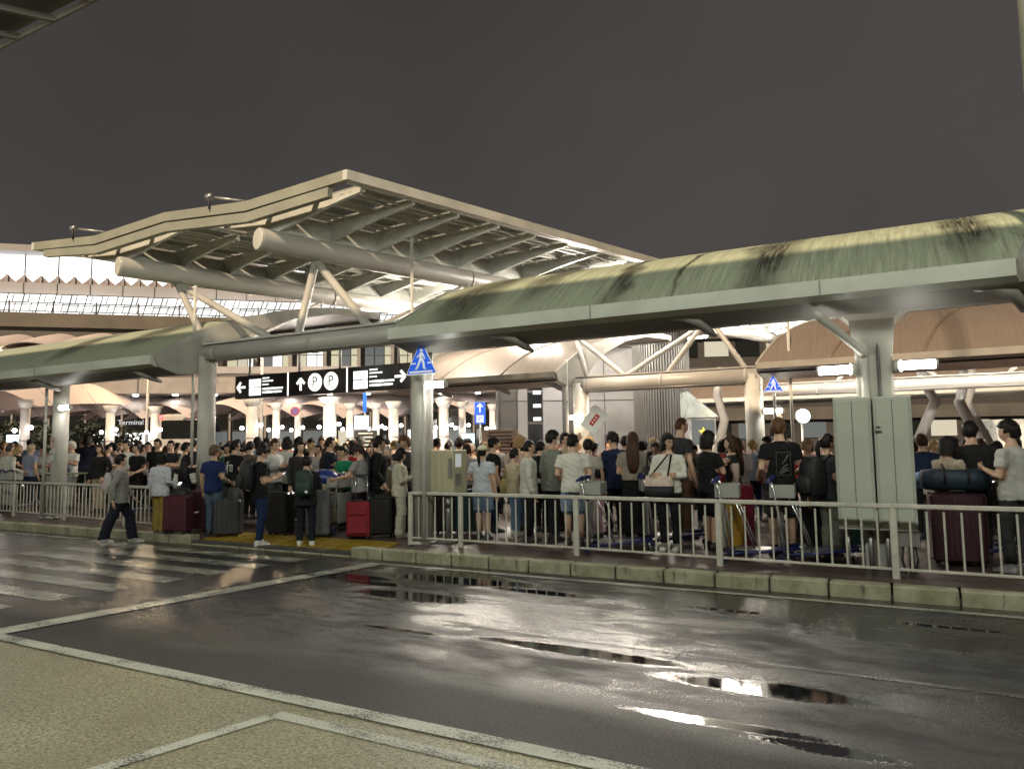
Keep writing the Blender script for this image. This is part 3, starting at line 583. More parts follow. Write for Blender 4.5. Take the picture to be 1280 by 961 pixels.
def head_arrays():
    n, m = 22, 18; V = []; F = []
    for j in range(m+1):
        t = -math.pi/2+math.pi*j/m; z = math.sin(t); r = max(.03, math.cos(t))
        for k in range(n):
            a = 2*math.pi*k/n; x, y = r*math.cos(a), r*math.sin(a)     # +y is the face
            X, Y, Z = x*.076, y*.094, z*.116
            if z < 0: f = 1-.26*(-z)**1.3; X *= f; Y = Y*(1-.10*(-z)) + (.016*(-z) if y > 0 else -.010*z)
            if y < -.2 and z < -.2: Y *= 1-.25*(-z-.2)
            if y > .5:
                Y -= .010*math.exp(-((abs(X)-.031)/.014)**2-((Z-.006)/.013)**2)              # eye sockets
                Y += .021*math.exp(-(X/.011)**2-((Z+.022)/.018)**2)+.008*math.exp(-(X/.010)**2-((Z+.002)/.02)**2)   # nose
                Y += .006*math.exp(-(X/.02)**2-((Z+.058)/.008)**2)+.007*math.exp(-(X/.022)**2-((Z+.098)/.014)**2)+.004*math.exp(-(X/.05)**2-((Z-.030)/.01)**2)
            V.append((X, Y, Z))
    for j in range(m):
        for k in range(n): F.append((j*n+k, j*n+(k+1) % n, (j+1)*n+(k+1) % n, (j+1)*n+k))
    F.append(tuple(reversed(range(n)))); F.append(tuple(m*n+k for k in range(n)))
    return V, F
HV, HF = head_arrays()
def hand_mb():
    mb = MB(); mb.loft([[Vector((x*wx, y*wy, z)) for x, y in ((1, .5), (.5, 1), (-.5, 1), (-1, .5), (-1, -.5), (-.5, -1), (.5, -1), (1, -.5))] for wx, wy, z in ((.026, .018, .03), (.036, .017, -.015), (.042, .015, -.06), (.038, .012, -.088))])
    for x, L, b2 in ((-.031, .058, .5), (-.011, .072, .42), (.010, .068, .45), (.030, .052, .55)):     # four fingers, curled a little
        p = Vector((x, 0, -.08)); pts = [p]; a = .15
        for q in range(3): p = p+Vector((0, math.sin(a), -math.cos(a)))*L/2.6; pts.append(p); a += b2
        mb.tube(pts, [.0092, .0088, .008, .006], 6)
    mb.tube([(-.034, .0, -.02), (-.052, .012, -.045), (-.055, .024, -.068), (-.05, .032, -.085)], [.011, .0105, .0095, .007], 6); return mb
HAND = hand_mb()
def tube_np(pts, rs, n=10): mb = MB(); mb.tube(pts, rs, n); return mb

class Person: pass
PEOPLE = []
def person(px, ytop, v, face, top, tc_, bottom, bc, hair, hc, arms, label, legs='a', sk=0, shoes=(.03, .03, .03), turn=0, tilt=0, h=None, extras=(), sleeve_c=None, lod=0, mask=False, glasses=False, wide=1., u=None, group=None, seat=0):
    P = Person()
    if u is None: q = atv(px, 600, v); u = q.x
    z0 = ground_z(u, v); P.loc = Vector((u, v, z0))
    if h is None:
        q = atv(px, ytop, v); h = min(1.93, max(.95, q.z-z0))
    P.__dict__.update(k=h/1.72, h=h, face=face, top=top, tc=tc_, bottom=bottom, bc=bc, hair=hair, hc=hc, arms=(arms, arms) if isinstance(arms, str) else arms, label=label, legs=legs, sk=sk, shoes=shoes, turn=turn, tilt=tilt, extras=extras, sleeve_c=sleeve_c, lod=lod, mask=mask, glasses=glasses, wide=wide, group=group)
    P.rz = YAW-R(face); PEOPLE.append(P); return P

def body_raw(P):
    mb = MB(); n = 12; w = P.wide
    # torso with clothes
    loose = {'tee': 1.12, 'long': 1.10, 'jacket': 1.24, 'hoodie': 1.26, 'polo': 1.10, 'vest': 1.08, 'blouse': 1.2}.get(P.top, 1.1)*w
    hem = {'tee': .83, 'polo': .84, 'long': .86, 'jacket': .78, 'hoodie': .80, 'vest': .84, 'blouse': .80, 'crop': .98}.get(P.top, .84); P.hem = hem
    T = [(.80, .13, .10, .0), (.86, .158*w, .118, -.006), (.95, .152*w, .112, -.004), (1.04, .140*w, .104, .0), (1.14, .152*w, .115, .004), (1.25, .170*w, .124, .004), (1.33, .180*w, .116, -.004), (1.385, .160*w, .095, -.012), (1.43, .090, .075, -.016), (1.46, .060, .062, -.012), (1.53, .054, .058, .0), (1.58, .052, .056, .008)]
    mb.loft([ring((0, dy, z), rx, ry, 16) for z, rx, ry, dy in T])
    S = [(hem-.005, .168, .128), (hem+.1, .165, .126), (1.04, .152, .116), (1.15, .158, .122), (1.26, .172, .128), (1.34, .178, .118), (1.39, .150, .095)]
    mb.loft([ring((0, -.004, z), rx*loose*(1.02 if z < 1 else 1), ry*loose*(1.05 if z < 1 else 1), 16) for z, rx, ry in S])
    # legs
    P.leg = []
    for s, (kf, af) in zip((-1, 1), LEGS[P.legs]):
        hip = Vector((s*.088*w, 0, .88)); ank = Vector((s*(.095+(.03 if P.legs == 'wide' else 0)), af*.9, .085+(.05 if af < -.2 else 0))); kn = (hip+ank)/2+Vector((s*.012, .035+kf*.25, .02)); P.leg.append((hip, kn, ank))
        bare = {'shorts': (.088, .062, .058, .040), 'skirt': (.08, .058, .054, .038), 'pants': (.098, .074, .066, .058), 'slim': (.09, .064, .056, .044), 'wide': (.108, .096, .096, .098)}[P.bottom if P.bottom in ('shorts', 'skirt', 'pants', 'slim', 'wide') else 'pants']
        low = ank+(Vector((0, 0, -.035)) if P.bottom in ('wide', 'pants') else Vector((0, 0, 0)))
        mb.tube([hip+Vector((0, 0, .05)), hip+(kn-hip)*.3, kn, kn+(ank-kn)*.32+Vector((0, -.012, 0)), low], [bare[0]*.95*w, bare[0]*.96*w, bare[1], bare[2], bare[3]], 12)
        if P.bottom == 'shorts': mb.tube([hip+Vector((0, 0, .06)), hip+(kn-hip)*.5, hip+(kn-hip)*.92], [.105*w, .112*w, .108*w], 12)
        toe = 0.02 if af < -.2 else 0
        mb.loft([[ank+Vector((x*.046*f, .055+y*.0+yy, z-.085)) for x, z in ((1, 0), (1.05, .03), (.8, hz), (-.8, hz), (-1.05, .03), (-1, 0))] for yy, f, hz in ((-.125, .7, .07), (-.09, .95, .095), (-.02, 1., .10), (.06, 1.12, .06), (.12, .95, .045), (.145, .6, .035))])
    if P.bottom == 'skirt': mb.loft([ring((0, 0, z), rx, ry, 16) for z, rx, ry in ((.48, .235, .20), (.70, .20, .165), (.90, .165, .128), (1.03, .148, .112))])
    if P.bottom == 'longskirt': mb.loft([ring((0, 0, z), rx, ry, 16) for z, rx, ry in ((.16, .235, .20), (.50, .215, .18), (.88, .17, .13), (1.03, .15, .112))])
    # arms
    P.arm = []
    for s, nm in zip((-1, 1), P.arms):
        e, wr = ARMS[nm]; sh = Vector((s*.178*w, -.01, 1.365)); e = Vector((s*e[0]*(.55+.45*w), e[1], e[2])); wr = Vector((s*wr[0], wr[1], wr[2])); P.arm.append((sh, e, wr))
        mb.tube([sh+Vector((-s*.05, 0, .005)), sh, sh+(e-sh)*.45, e, e+(wr-e)*.35, wr, wr+(wr-e).normalized()*.03], [.05, .056, .046, .040, .041, .028, .026], 10)
        if P.top in ('tee', 'polo', 'vest', 'crop'): mb.tube([sh+Vector((-s*.06, 0, .005)), sh+Vector((0, 0, .004)), sh+(e-sh)*.62], [.062, .068*loose/1.1, .068*loose/1.1], 10); P.sl = .62
        else: mb.tube([sh+Vector((-s*.06, 0, .005)), sh+Vector((0, 0, .004)), sh+(e-sh)*.5, e, e+(wr-e)*.5, wr-(wr-e)*.03], [.062, .068*loose/1.1, .062*loose/1.1, .055*loose/1.1, .05*loose/1.1, .042], 10); P.sl = 2
    me = mb.mesh('raw', skin(0)); o = bpy.data.objects.new('raw', me); col.objects.link(o)
    m = o.modifiers.new('r', 'REMESH'); m.mode = 'VOXEL'; m.voxel_size = (.017, .024, .034)[P.lod]
    m2 = o.modifiers.new('s', 'SMOOTH'); m2.factor = .5; m2.iterations = (3, 2, 1)[P.lod]; P.raw = o
def segd(p, a, b):
    a, b = np.array(a), np.array(b); d = b-a; t = np.clip(((p-a)@d)/(d@d), 0, 1); return np.linalg.norm(p-(a+t[:, None]*d), axis=1), t
def body_finish(P, dg):
    ev = P.raw.evaluated_get(dg); me = bpy.data.meshes.new_from_object(ev); nv = len(me.vertices); v = np.empty(nv*3, np.float32); me.vertices.foreach_get('co', v); v = v.reshape(-1, 3).astype(float)
    me.calc_loop_triangles if False else None
    fc = np.empty(len(me.polygons)*3, np.float32); me.polygons.foreach_get('center', fc); fc = fc.reshape(-1, 3).astype(float)
    nl = np.empty(nv*3, np.float32); me.vertices.foreach_get('normal', nl); nl = nl.reshape(-1, 3).astype(float)
    faces = [tuple(p.vertices) for p in me.polygons]
    # 0 skin 1 top 2 bottom 3 shoes 4 sleeves 5 dark features 6 lips
    def classify(p):
        k = np.full(len(p), 1); z = p[:, 2]; hemz = P.hem
        k[z < hemz] = 2
        d_t = np.abs(p[:, 0])
        nk = 1.425 if P.top != 'hoodie' else 1.45; k[(z > nk+.25*np.maximum(0, -p[:, 1]-.02)) & (d_t < .11)] = 0
        if P.top == 'vneck': k[(z > 1.30+np.abs(p[:, 0])) & (p[:, 1] > .03)] = 0
        for s, (sh, e, wr) in zip((-1, 1), P.arm):
            d1, t1 = segd(p, sh, e); d2, t2 = segd(p, e, wr+(wr-e).normalized()*.05); dt, _ = segd(p, (0, 0, 1.0), (0, 0, 1.30)); side = p[:, 0]*s > .02
            m1 = (d1 < .085) & (t1 > .30) & (side) & (d1 < np.maximum(.02, dt-.11)+.02); m2 = (d2 < .078) & (t2 > .0) & (d2 <= d1+.01)
            if P.sl > 1: a = 4; k[m1] = a; k[m2] = a; k[m2 & (t2 > .93)] = 0
            else: k[m1 & (t1 <= P.sl)] = 4 if P.sleeve_c else 1; k[(m1 & (t1 > P.sl)) | m2] = 0
        low = {'shorts': .49, 'skirt': .485}.get(P.bottom, 0)
        leg = z < hemz-.0
        if low: k[(z < low) & leg & (z > .13)] = 0; k[(z <= .13)] = 3 if P.bottom == 'shorts' else 0
        k[(z < (.105 if P.bottom != 'wide' else .075))] = 3
        for (hip, kn, ank) in P.leg:
            dd = np.linalg.norm(p-np.array(ank+Vector((0, .05, -.04))), axis=1); k[(dd < .13) & (z < ank.z+.0)] = 3
        return k
    kv = classify(v); cl = (kv == 1) | (kv == 2) | (kv == 4)
    sd = sum(map(ord, P.label)) % 97
    wob = np.sin(v[:, 2]*38+np.sin(v[:, 0]*23+sd)*2.1+v[:, 1]*17)*np.sin(v[:, 0]*31+v[:, 2]*14+sd)+.6*np.sin(v[:, 2]*75+v[:, 0]*40+sd*.7)
    v[cl] += nl[cl]*(wob[cl]*.0045)[:, None]
    mi = classify(fc)
    mb = MB(); mb.v = [tuple(x) for x in v]; mb.f = faces; mb.m = [int(x) for x in mi]; mb.sm = [True]*len(faces)
    # head
    hr = Matrix.Rotation(-R(P.turn), 3, 'Z') @ Matrix.Rotation(R(-P.tilt), 3, 'X'); hc = Vector((0, .012+.035*math.sin(R(P.tilt)), 1.60-.015*math.sin(R(P.tilt)))); P.hr, P.hcn = hr, hc
    mb.add([hr @ Vector(x)+hc for x in HV], HF, 0, True)
    if P.lod < 2:
        for s in (-1, 1):
            mb.ball(hc+hr @ Vector((s*.079, -.006, -.004)), .028, 8, 5, 0, (.35, .7, 1))
            if P.lod == 0:
                mb.ball(hc+hr @ Vector((s*.030, .083, .006)), .0115, 8, 5, 5, (1.1, .45, .5)); mb.tube([hc+hr @ Vector((s*.016, .092, .026)), hc+hr @ Vector((s*.034, .089, .031)), hc+hr @ Vector((s*.048, .079, .025))], .0038, 5, 5)
        mb.tube([hc+hr @ Vector((-.024, .083, -.058)), hc+hr @ Vector((0, .091, -.060)), hc+hr @ Vector((.024, .083, -.058))], .0058, 6, 6)
        for (sh, e, wr), s in zip(P.arm, (-1, 1)):
            d = (wr-e).normalized(); up = Vector((0, 1, 0)) if abs(d.y) < .8 else Vector((-s, 0, .3)); x = up.cross(d).normalized(); y = d.cross(x); M = Matrix((x, y, -d)).transposed(); 
            flip = Matrix.Diagonal((s, 1, 1))
            mb.add([M @ (flip @ Vector(q))+wr+d*.035 for q in HAND.v], HAND.f, 0, True)
    sm_ = skin(P.sk); mats = [sm_, cloth(P.tc), cloth(P.bc), shoe_m(P.shoes), cloth(P.sleeve_c or P.tc), mat('eye_dark', (.012, .01, .009), .3, var=0), mat('lip', (.36, .15, .12), .5, var=0)]
    b = mb.build('body', mats); col.objects.unlink(P.raw); bpy.data.objects.remove(P.raw)
    t = bpy.data.objects.new('person', None); col.objects.link(t); t.location = P.loc; t.rotation_euler = (0, 0, P.rz); t.scale = (P.k,)*3; tag(t, P.label, 'person', P.group, 'thing'); t.empty_display_size = .1
    b.parent = t; P.root = t
    hair_build(P, t)
    if P.mask: mb = MB(); mb.loft([[hc+hr @ Vector((x*.052*f, .105-.028*abs(x)**2-dy, z)) for x in (-1.15, -.7, -.3, .0, .3, .7, 1.15)]+[hc+hr @ Vector((x*.05*f, .085-.03*abs(x)**2-dy, z)) for x in (1.15, .7, .3, 0, -.3, -.7, -1.15)] for z, f, dy in ((-.015, .9, .01), (-.04, 1.05, -.008), (-.07, 1., -.004), (-.105, .8, .012))]); mb.build('face_mask', white_p, t)
    if P.glasses:
        mb = MB()
        for s in (-1, 1): mb.tube([hc+hr @ Vector((s*.032+.021*math.cos(a), .102, .006+.016*math.sin(a))) for a in np.linspace(0, 2*math.pi, 11)], .0022, 4, cap=False); mb.tube([hc+hr @ Vector((s*.052, .1, .008)), hc+hr @ Vector((s*.08, .0, .008))], .0022, 4)
        mb.tube([hc+hr @ Vector((-.012, .103, .008)), hc+hr @ Vector((.012, .103, .008))], .0022, 4); mb.build('glasses', dark_m, t)
def hair_build(P, t):
    hr, hc = P.hr, P.hcn; st = P.hair; mb = MB(); n, m = 26, 20; rr = random.Random(sum(map(ord, P.label)) & 1023)
    thick = {'buzz': .006, 'short': .016, 'messy': .022, 'bob': .024, 'long': .018, 'pony': .012, 'bun': .013, 'cap': .010, 'bald': .003, 'curly': .035}.get(st, .016)
    V = []; F = []
    def covered(x, y, z):   # unit direction, z up, y face
        if st in ('short', 'messy', 'buzz', 'cap', 'bald', 'curly'):
            if y > .25: return z > .50+.10*max(0, y-.25)-(.16 if st in ('messy', 'curly') else 0)
            return z > (-.05 if y > -.25 else -.52)+(.12 if st == 'buzz' else 0)
        if st in ('pony', 'bun'): return z > (.58 if y > .3 else (.0 if y > -.1 else -.55))
        if y > .45: return z > (.46 if st == 'long' else .34)
        return z > (-.95 if y < .12 else -.55) if st in ('bob', 'long') else True
    for j in range(m+1):
        tt = -math.pi/2+math.pi*j/m; z = math.sin(tt); r = max(.03, math.cos(tt))
        for k in range(n):
            a = 2*math.pi*k/n; x, y = r*math.cos(a), r*math.sin(a); X, Y, Z = x*.078, y*.096, z*.118
            if z < 0 and st not in ('bob', 'long'): f = 1-.2*(-z)**1.3; X *= f
            if y < -.2 and z < -.2 and st not in ('bob', 'long'): Y *= 1-.2*(-z-.2)
            if covered(x, y, z):
                nb = .35*math.sin(a*7+rr.random()*.8+z*5)+.4*rr.random(); L = math.sqrt(X*X+Y*Y+Z*Z); e = thick*(1+nb*(1.0 if st in ('messy', 'curly') else .7)); 
                if z > .3: e *= 1.15
                q = Vector((X, Y, Z))*(1+e/L)
                if st in ('bob', 'long') and z < .1: jg = 1+.05*math.sin(9*a+rr.random()*1.5)+.05*rr.random(); q = Vector((x/max(r, .3)*(.078+thick)*jg, y/max(r, .3)*(.098+thick)*jg if y < 0 else Y, Z*1.08-.02*rr.random()*(z < -.5)))
            else: q = Vector((X, Y, Z))*.88
            V.append(hc+hr @ q)
    for j in range(m):
        for k in range(n): F.append((j*n+k, j*n+(k+1) % n, (j+1)*n+(k+1) % n, (j+1)*n+k))
    F += [tuple(reversed(range(n))), tuple(m*n+k for k in range(n))]; mb.add(V, F, 0, True)
    back = hc+hr @ Vector((0, -.09, 0)); yb = -.135
    if st == 'long':
        L = []
        for z, rx, yy, th in ((1.62, .085, -.075, .045), (1.52, .095, -.085, .045), (1.42, .105, -.118, .035), (1.30, .10, -.148, .028), (1.18, .085, -.150, .022), (1.10, .05, -.148, .014)):
            L.append([Vector((rx*math.cos(a)*(1+.06*math.sin(5*a)), yy+th*math.sin(a)+.008*math.sin(6*a), z+.012*math.sin(7*a+z*9))) for a in np.linspace(0, 2*math.pi, 17)[:-1]])
        mb.loft(L)
    if st == 'pony':
        b0 = hc+hr @ Vector((0, -.105, .03)); mb.tube([b0, b0+Vector((0, -.05, -.01)), b0+Vector((.01, -.075, -.09)), b0+Vector((.015, -.07, -.20)), b0+Vector((.01, -.06, -.30))], [.02, .032, .036, .028, .008], 10)
    if st == 'bun': mb.ball(hc+hr @ Vector((0, -.115, -.02)), .042, 10, 7)
    mb.build('hair', hairm(P.hc), t)
    if st == 'cap' or 'cap' in [e[0] for e in P.extras if isinstance(e, tuple)]:
        cc = [e[1] for e in P.extras if isinstance(e, tuple) and e[0] == 'cap'][0]; mb = MB()
        mb.loft([[hc+hr @ Vector((rx*math.cos(a), ry*math.sin(a)-.004, z)) for a in np.linspace(0, 2*math.pi, 19)[:-1]] for z, rx, ry in ((.035, .092, .112), (.075, .090, .110), (.105, .072, .09), (.125, .045, .055), (.132, .012, .015))])
        mb.loft([[hc+hr @ Vector((x*.075*f, yy, .038-.006*abs(x)**2+dz)) for x in (-1, -.6, -.2, .2, .6, 1)]+[hc+hr @ Vector((x*.075*f, yy, .046-.006*abs(x)**2+dz)) for x in (1, .6, .2, -.2, -.6, -1)] for yy, f, dz in ((.09, 1, 0), (.14, .95, -.004), (.18, .6, -.012))], smooth=False)
        mb.build('cap', cloth(cc), t)
W2 = (.55, .54, .50); CREAM = (.55, .50, .36); LAV = (.50, .49, .55); OLV = (.14, .14, .11); DKG = (.05, .05, .052); MUST = (.27, .19, .045); TAN = (.34, .25, .17)
# ---- along the guard railing, right of the crossing
p_print = person(976, 523, 9.95, 5, 'tee', BLK, 'shorts', (.045, .042, .044), 'short', (.09, .045, .02), ('cart', 'cart'), 'tall person in black printed T-shirt and dark shorts pushing luggage trolley', turn=35)
p_pony = person(1036, 543, 9.95, 75, 'tee', (.03, .032, .035), 'wide', OLV, 'pony', HB, ('handle', 'down'), 'ponytailed person in charcoal T-shirt, loose olive trousers and white trainers', shoes=WHT)
p_bob = person(886, 540, 10.25, 65, 'tee', BLK, 'shorts', BLK, 'bob', HB, ('chest', 'chest'), 'bob-haired person in black T-shirt, hands raised to chest, dark shorts', turn=10, shoes=BLK)
person(916, 545, 10.75, 280, 'long', (.015, .015, .017), 'pants', BLK, 'long', HBR, ('down', 'chest'), 'long brown-haired person in black vest over pale pinkish sleeves', sleeve_c=(.5, .38, .33))
person(853, 522, 11.3, 70, 'tee', (.035, .035, .038), 'pants', (.08, .045, .028), 'buzz', (.10, .045, .025), ('down', 'down'), 'tall bearded person in charcoal T-shirt and brown trousers', sk=0, turn=10)
p_tote = person(836, 543, 10.0, 205, 'long', WHT, 'pants', BLK, 'bob', HB, ('fold', 'fold'), 'person in white long-sleeved top with arms folded and black trousers', turn=-50, glasses=True, shoes=WHT)
p_brown = person(792, 541, 10.55, 10, 'crop', (.27, .24, .20), 'longskirt', BLK, 'long', HBR, ('phone', 'phone'), 'long brown-haired person in taupe top and black skirt', turn=-8)
person(768, 540, 11.3, 330, 'jacket', NAVY, 'pants', BLK, 'messy', HB, ('phone', 'cart'), 'person in navy jacket bent over trolley beside child in pink', tilt=18)
person(783, 545, 11.9, 350, 'tee', BLK, 'pants', BLK, 'short', HB, 'phone', 'short-haired person in black behind navy jacket', tilt=10)
person(747, 585, 10.9, 300, 'tee', (.55, .30, .36), 'pants', (.5, .3, .35), 'bob', HB, 'chest', 'small child in pink at the luggage trolley')
p_white = person(717, 543, 9.9, 8, 'tee', WHT, 'shorts', (.19, .25, .34), 'short', HB, ('cart', 'cart'), 'person in white T-shirt and pale denim shorts holding trolley', turn=30, wide=1.06)
person(691, 539, 10.35, 60, 'jacket', (.20, .21, .18), 'pants', (.02, .02, .022), 'messy', HB, ('down', 'pocket'), 'person in grey-green overshirt wearing a white face mask', mask=True, turn=15)
person(707, 541, 11.6, 140, 'long', (.42, .38, .26), 'pants', DKG, 'short', HB, 'phone', 'person with glasses in pale khaki top behind masked person', glasses=True)
person(736, 549, 10.9, 20, 'tee', (.40, .37, .33), 'pants', BLK, 'short', HB, ('up', 'down'), 'person holding up a white placard with red mark')
p_bunw = person(661, 551, 10.05, 85, 'blouse', (.50, .49, .44), 'pants', BLK, 'bun', HB, ('cart', 'down'), 'person in loose white long-sleeved top with hair in low bun', legs='b')
person(676, 551, 11.2, 40, 'tee', BLK, 'pants', BLK, 'bun', HB, 'phone', 'person in black with hair tied behind the white loose top')
p_kid = person(643, 561, 10.6, 60, 'tee', (.48, .40, .28), 'pants', (.12, .19, .30), 'short', HB, ('down', 'reach'), 'youth in cream T-shirt and jeans carrying yellow bag', shoes=(.5, .48, .4))
person(650, 547, 11.4, 45, 'tee', (.5, .34, .30), 'pants', JEAN, 'curly', (.32, .20, .09), 'phone', 'curly blond person in pink behind the yellow bag')
p_cap = person(603, 557, 10.0, 25, 'tee', (.46, .50, .56), 'shorts', (.13, .18, .26), 'pony', HB, ('cart', 'down'), 'person in white cap with long ponytail, pale blue T-shirt, denim shorts', extras=(('cap', (.55, .52, .40)),), shoes=(.1, .1, .1), wide=1.05)
person(617, 547, 10.9, 70, 'tee', BLK, 'pants', NAVY, 'short', HB, ('reach', 'down'), 'person in black cap and black T-shirt beside the control box', extras=(('cap', BLK),))
person(574, 548, 12.6, 20, 'jacket', (.06, .055, .05), 'pants', BLK, 'messy', HB, 'phone', 'person with black bowl-cut hair behind the beige control box', tilt=5)
person(590, 555, 13.0, 200, 'tee', (.4, .36, .3), 'pants', BLK, 'short', (.5, .48, .42), 'down', 'white-haired person between control box and white cap', lod=1)
person(584, 556, 12.0, 340, 'tee', (.3, .3, .3), 'pants', BLK, 'messy', HBR, 'down', 'brown-haired person in grey right behind control box', lod=1)
person(546, 548, 13.4, 60, 'tee', BLK, 'pants', BLK, 'short', HB, 'phone', 'person in black with backpack strap behind sign column', lod=1)
# ---- right of the cabinets
p_pat = person(1186, 547, 10.2, 75, 'blouse', (.34, .29, .22), 'pants', (.3, .28, .24), 'bob', HB, ('reach', 'reach'), 'person in beige patterned blouse reaching over a dark blue duffel bag', tilt=10)
p_blackj = person(1217, 527, 10.55, 15, 'jacket', (.016, .015, .016), 'pants', BLK, 'short', HB, ('down', 'chest'), 'broad person in black jacket with crossbody strap', turn=35, wide=1.12, sk=1)
p_wr = person(1266, 527, 9.85, 335, 'tee', (.46, .45, .42), 'pants', (.035, .035, .037), 'messy', HB, ('phone', 'cart'), 'person in pale grey T-shirt and charcoal trousers past the duffel bag', shoes=(.4, .4, .4), turn=-20)
person(1155, 543, 12.6, 10, 'tee', NAVY, 'pants', BLK, 'short', HBR, 'down', 'person in navy T-shirt beyond the latched cabinet')
person(1013, 553, 13.5, 20, 'tee', (.5, .38, .34), 'pants', BLK, 'short', HB, 'down', 'person in pale pink between printed shirt and ponytail', lod=1)
person(1243, 556, 12.8, 200, 'tee', (.30, .1, .08), 'pants', BLK, 'short', HB, 'phone', 'person in dark red behind the pale grey T-shirt', lod=1)
person(868, 556, 13.2, 190, 'tee', (.08, .08, .08), 'pants', BLK, 'short', HB, 'down', 'person in dark cap looking back past tall bearded person', extras=(('cap', BLK),), lod=1)
person(820, 553, 13.2, 200, 'tee', BLK, 'pants', BLK, 'short', HB, 'down', 'capped person in black facing the road between taupe and white tops', extras=(('cap', DKG),), lod=1)
# ---- crowd at the crossing
p_walk = person(150, 568, 7.95, 55, 'hoodie', (.22, .215, .20), 'wide', (.012, .013, .022), 'short', HB, ('swing', 'back'), 'person in grey hooded top and wide black trousers stepping onto crossing', legs='walk', shoes=WHT, turn=-10)
p_must = person(201, 566, 8.5, 15, 'blouse', LAV, 'wide', MUST, 'bob', HB, ('down', 'cart'), 'person in pale lavender blouse and mustard trousers beside burgundy suitcase', shoes=(.25, .2, .16))
p_vest = person(232, 569, 9.15, 5, 'long', BLK, 'pants', (.45, .43, .40), 'long', HB, ('down', 'cart'), 'long black-haired person in black vest with white sleeves and trousers', sleeve_c=WHT)
p_polo = person(267, 557, 8.95, 15, 'polo', (.012, .022, .085), 'pants', (.08, .115, .16), 'short', (.11, .075, .05), ('down', 'cart'), 'person in royal navy polo shirt and faded jeans', turn=20, sk=1)
p_kanji = person(293, 551, 9.9, 25, 'tee', BLK, 'pants', (.02, .02, .022), 'short', HB, ('phone', 'down'), 'person in black T-shirt with white brush character on back', turn=25)
p_jeans = person(326, 557, 8.62, 55, 'tee', BLK, 'pants', (.012, .022, .065), 'messy', HB, ('phone', 'phone'), 'person in black T-shirt, blue jeans and white trainers reading lit phone', tilt=28, shoes=WHT, legs='b')
p_green = person(383, 570, 8.78, 355, 'jacket', (.014, .016, .018), 'pants', (.011, .013, .020), 'short', HB, ('chest', 'chest'), 'person in dark jacket wearing green-black backpack at tactile paving', shoes=WHT, legs='wide')
person(342, 550, 10.3, 120, 'long', (.50, .48, .46), 'pants', DKG, 'short', HBR, ('phone', 'phone'), 'person in white shirt under open grey overshirt facing the phone reader', sleeve_c=(.2, .2, .21))
person(375, 552, 10.2, 130, 'long', (.03, .028, .03), 'pants', BLK, 'long', HB, ('phone', 'down'), 'long-haired person in dark cardigan looking past green-black backpack', turn=25)
person(412, 547, 11.0, 60, 'tee', (.012, .016, .03), 'pants', BLK, 'short', HB, ('chest', 'chest'), 'person in dark navy T-shirt near blue shoulder bag', turn=15)
p_greent = person(430, 558, 10.3, 215, 'tee', (.012, .17, .085), 'pants', BLK, 'bun', HB, ('phone', 'phone'), 'person in bright green top looking down', tilt=18)
p_greyt = person(450, 556, 9.62, 285, 'tee', (.25, .24, .245), 'pants', BLK, 'messy', (.035, .018, .014), ('reach', 'reach'), 'person in grey T-shirt bending forward by red suitcase', tilt=22)
p_blkbag = person(474, 546, 9.95, 80, 'jacket', BLK, 'pants', BLK, 'messy', HB, ('strap', 'pocket'), 'person in black jacket with black backpack next to grey T-shirt', glasses=True)
p_cream = person(500, 561, 9.72, 75, 'blouse', (.50, .47, .38), 'wide', (.46, .44, .36), 'bob', HB, ('phone', 'phone'), 'person in cream blouse and cream trousers looking at phone', tilt=15, shoes=(.4, .38, .33))
person(485, 570, 10.4, 60, 'blouse', (.48, .43, .27), 'skirt', (.3, .27, .2), 'long', HBR, ('fold', 'down'), 'long brown-haired person in pale yellow cardigan')
person(506, 546, 11.1, 200, 'jacket', (.04, .04, .042), 'pants', BLK, 'curly', (.13, .065, .03), 'phone', 'brown curly-haired person in dark coat beside sign column')
person(398, 556, 11.4, 200, 'tee', (.3, .29, .28), 'pants', BLK, 'short', HB, 'down', 'person in grey between the blue trolley cover and green top')
person(357, 551, 11.6, 350, 'jacket', (.03, .03, .03), 'pants', BLK, 'messy', HB, 'phone', 'person in black coat behind the open grey overshirt', lod=1)
person(312, 552, 10.9, 10, 'jacket', (.09, .07, .055), 'pants', BLK, 'short', HB, 'down', 'person in brown-black jacket between brush character and phone reader')
person(281, 553, 11.3, 60, 'tee', (.5, .47, .44), 'pants', BLK, 'short', HB, 'down', 'person in white cap behind the royal navy polo', extras=(('cap', (.55, .52, .45)),))
# ---- left of the crossing behind the bent railing
p_wsh = person(10, 556, 9.95, 20, 'long', (.48, .46, .40), 'pants', (.016, .015, .016), 'buzz', (.05, .045, .042), ('cart', 'cart'), 'person in white dress shirt and black trousers pushing trolley', sk=3)
p_wh = person(88, 552, 11.0, 195, 'polo', (.60, .58, .55), 'pants', (.2, .19, .17), 'messy', (.55, .53, .47), ('chest', 'cart'), 'white-haired person in white short-sleeved shirt standing behind green-topped table', sk=1)
person(124, 556, 10.7, 190, 'long', (.016, .016, .017), 'pants', (.36, .29, .20), 'long', HBR, ('pocket', 'down'), 'person in black cardigan and beige trousers behind the bent railing')
person(107, 545, 12.6, 350, 'hoodie', (.014, .016, .032), 'pants', BLK, 'bob', (.016, .013, .012), 'down', 'broad person in navy hooded coat behind the white-haired person', wide=1.1)
person(157, 551, 11.3, 190, 'tee', W2, 'pants', DKG, 'short', HB, ('cart', 'cart'), 'person in white T-shirt facing the road behind walking person')
person(170, 555, 11.1, 200, 'polo', BLK, 'pants', BLK, 'short', HB, ('cart', 'cart'), 'person in black polo shirt facing the road holding trolley')
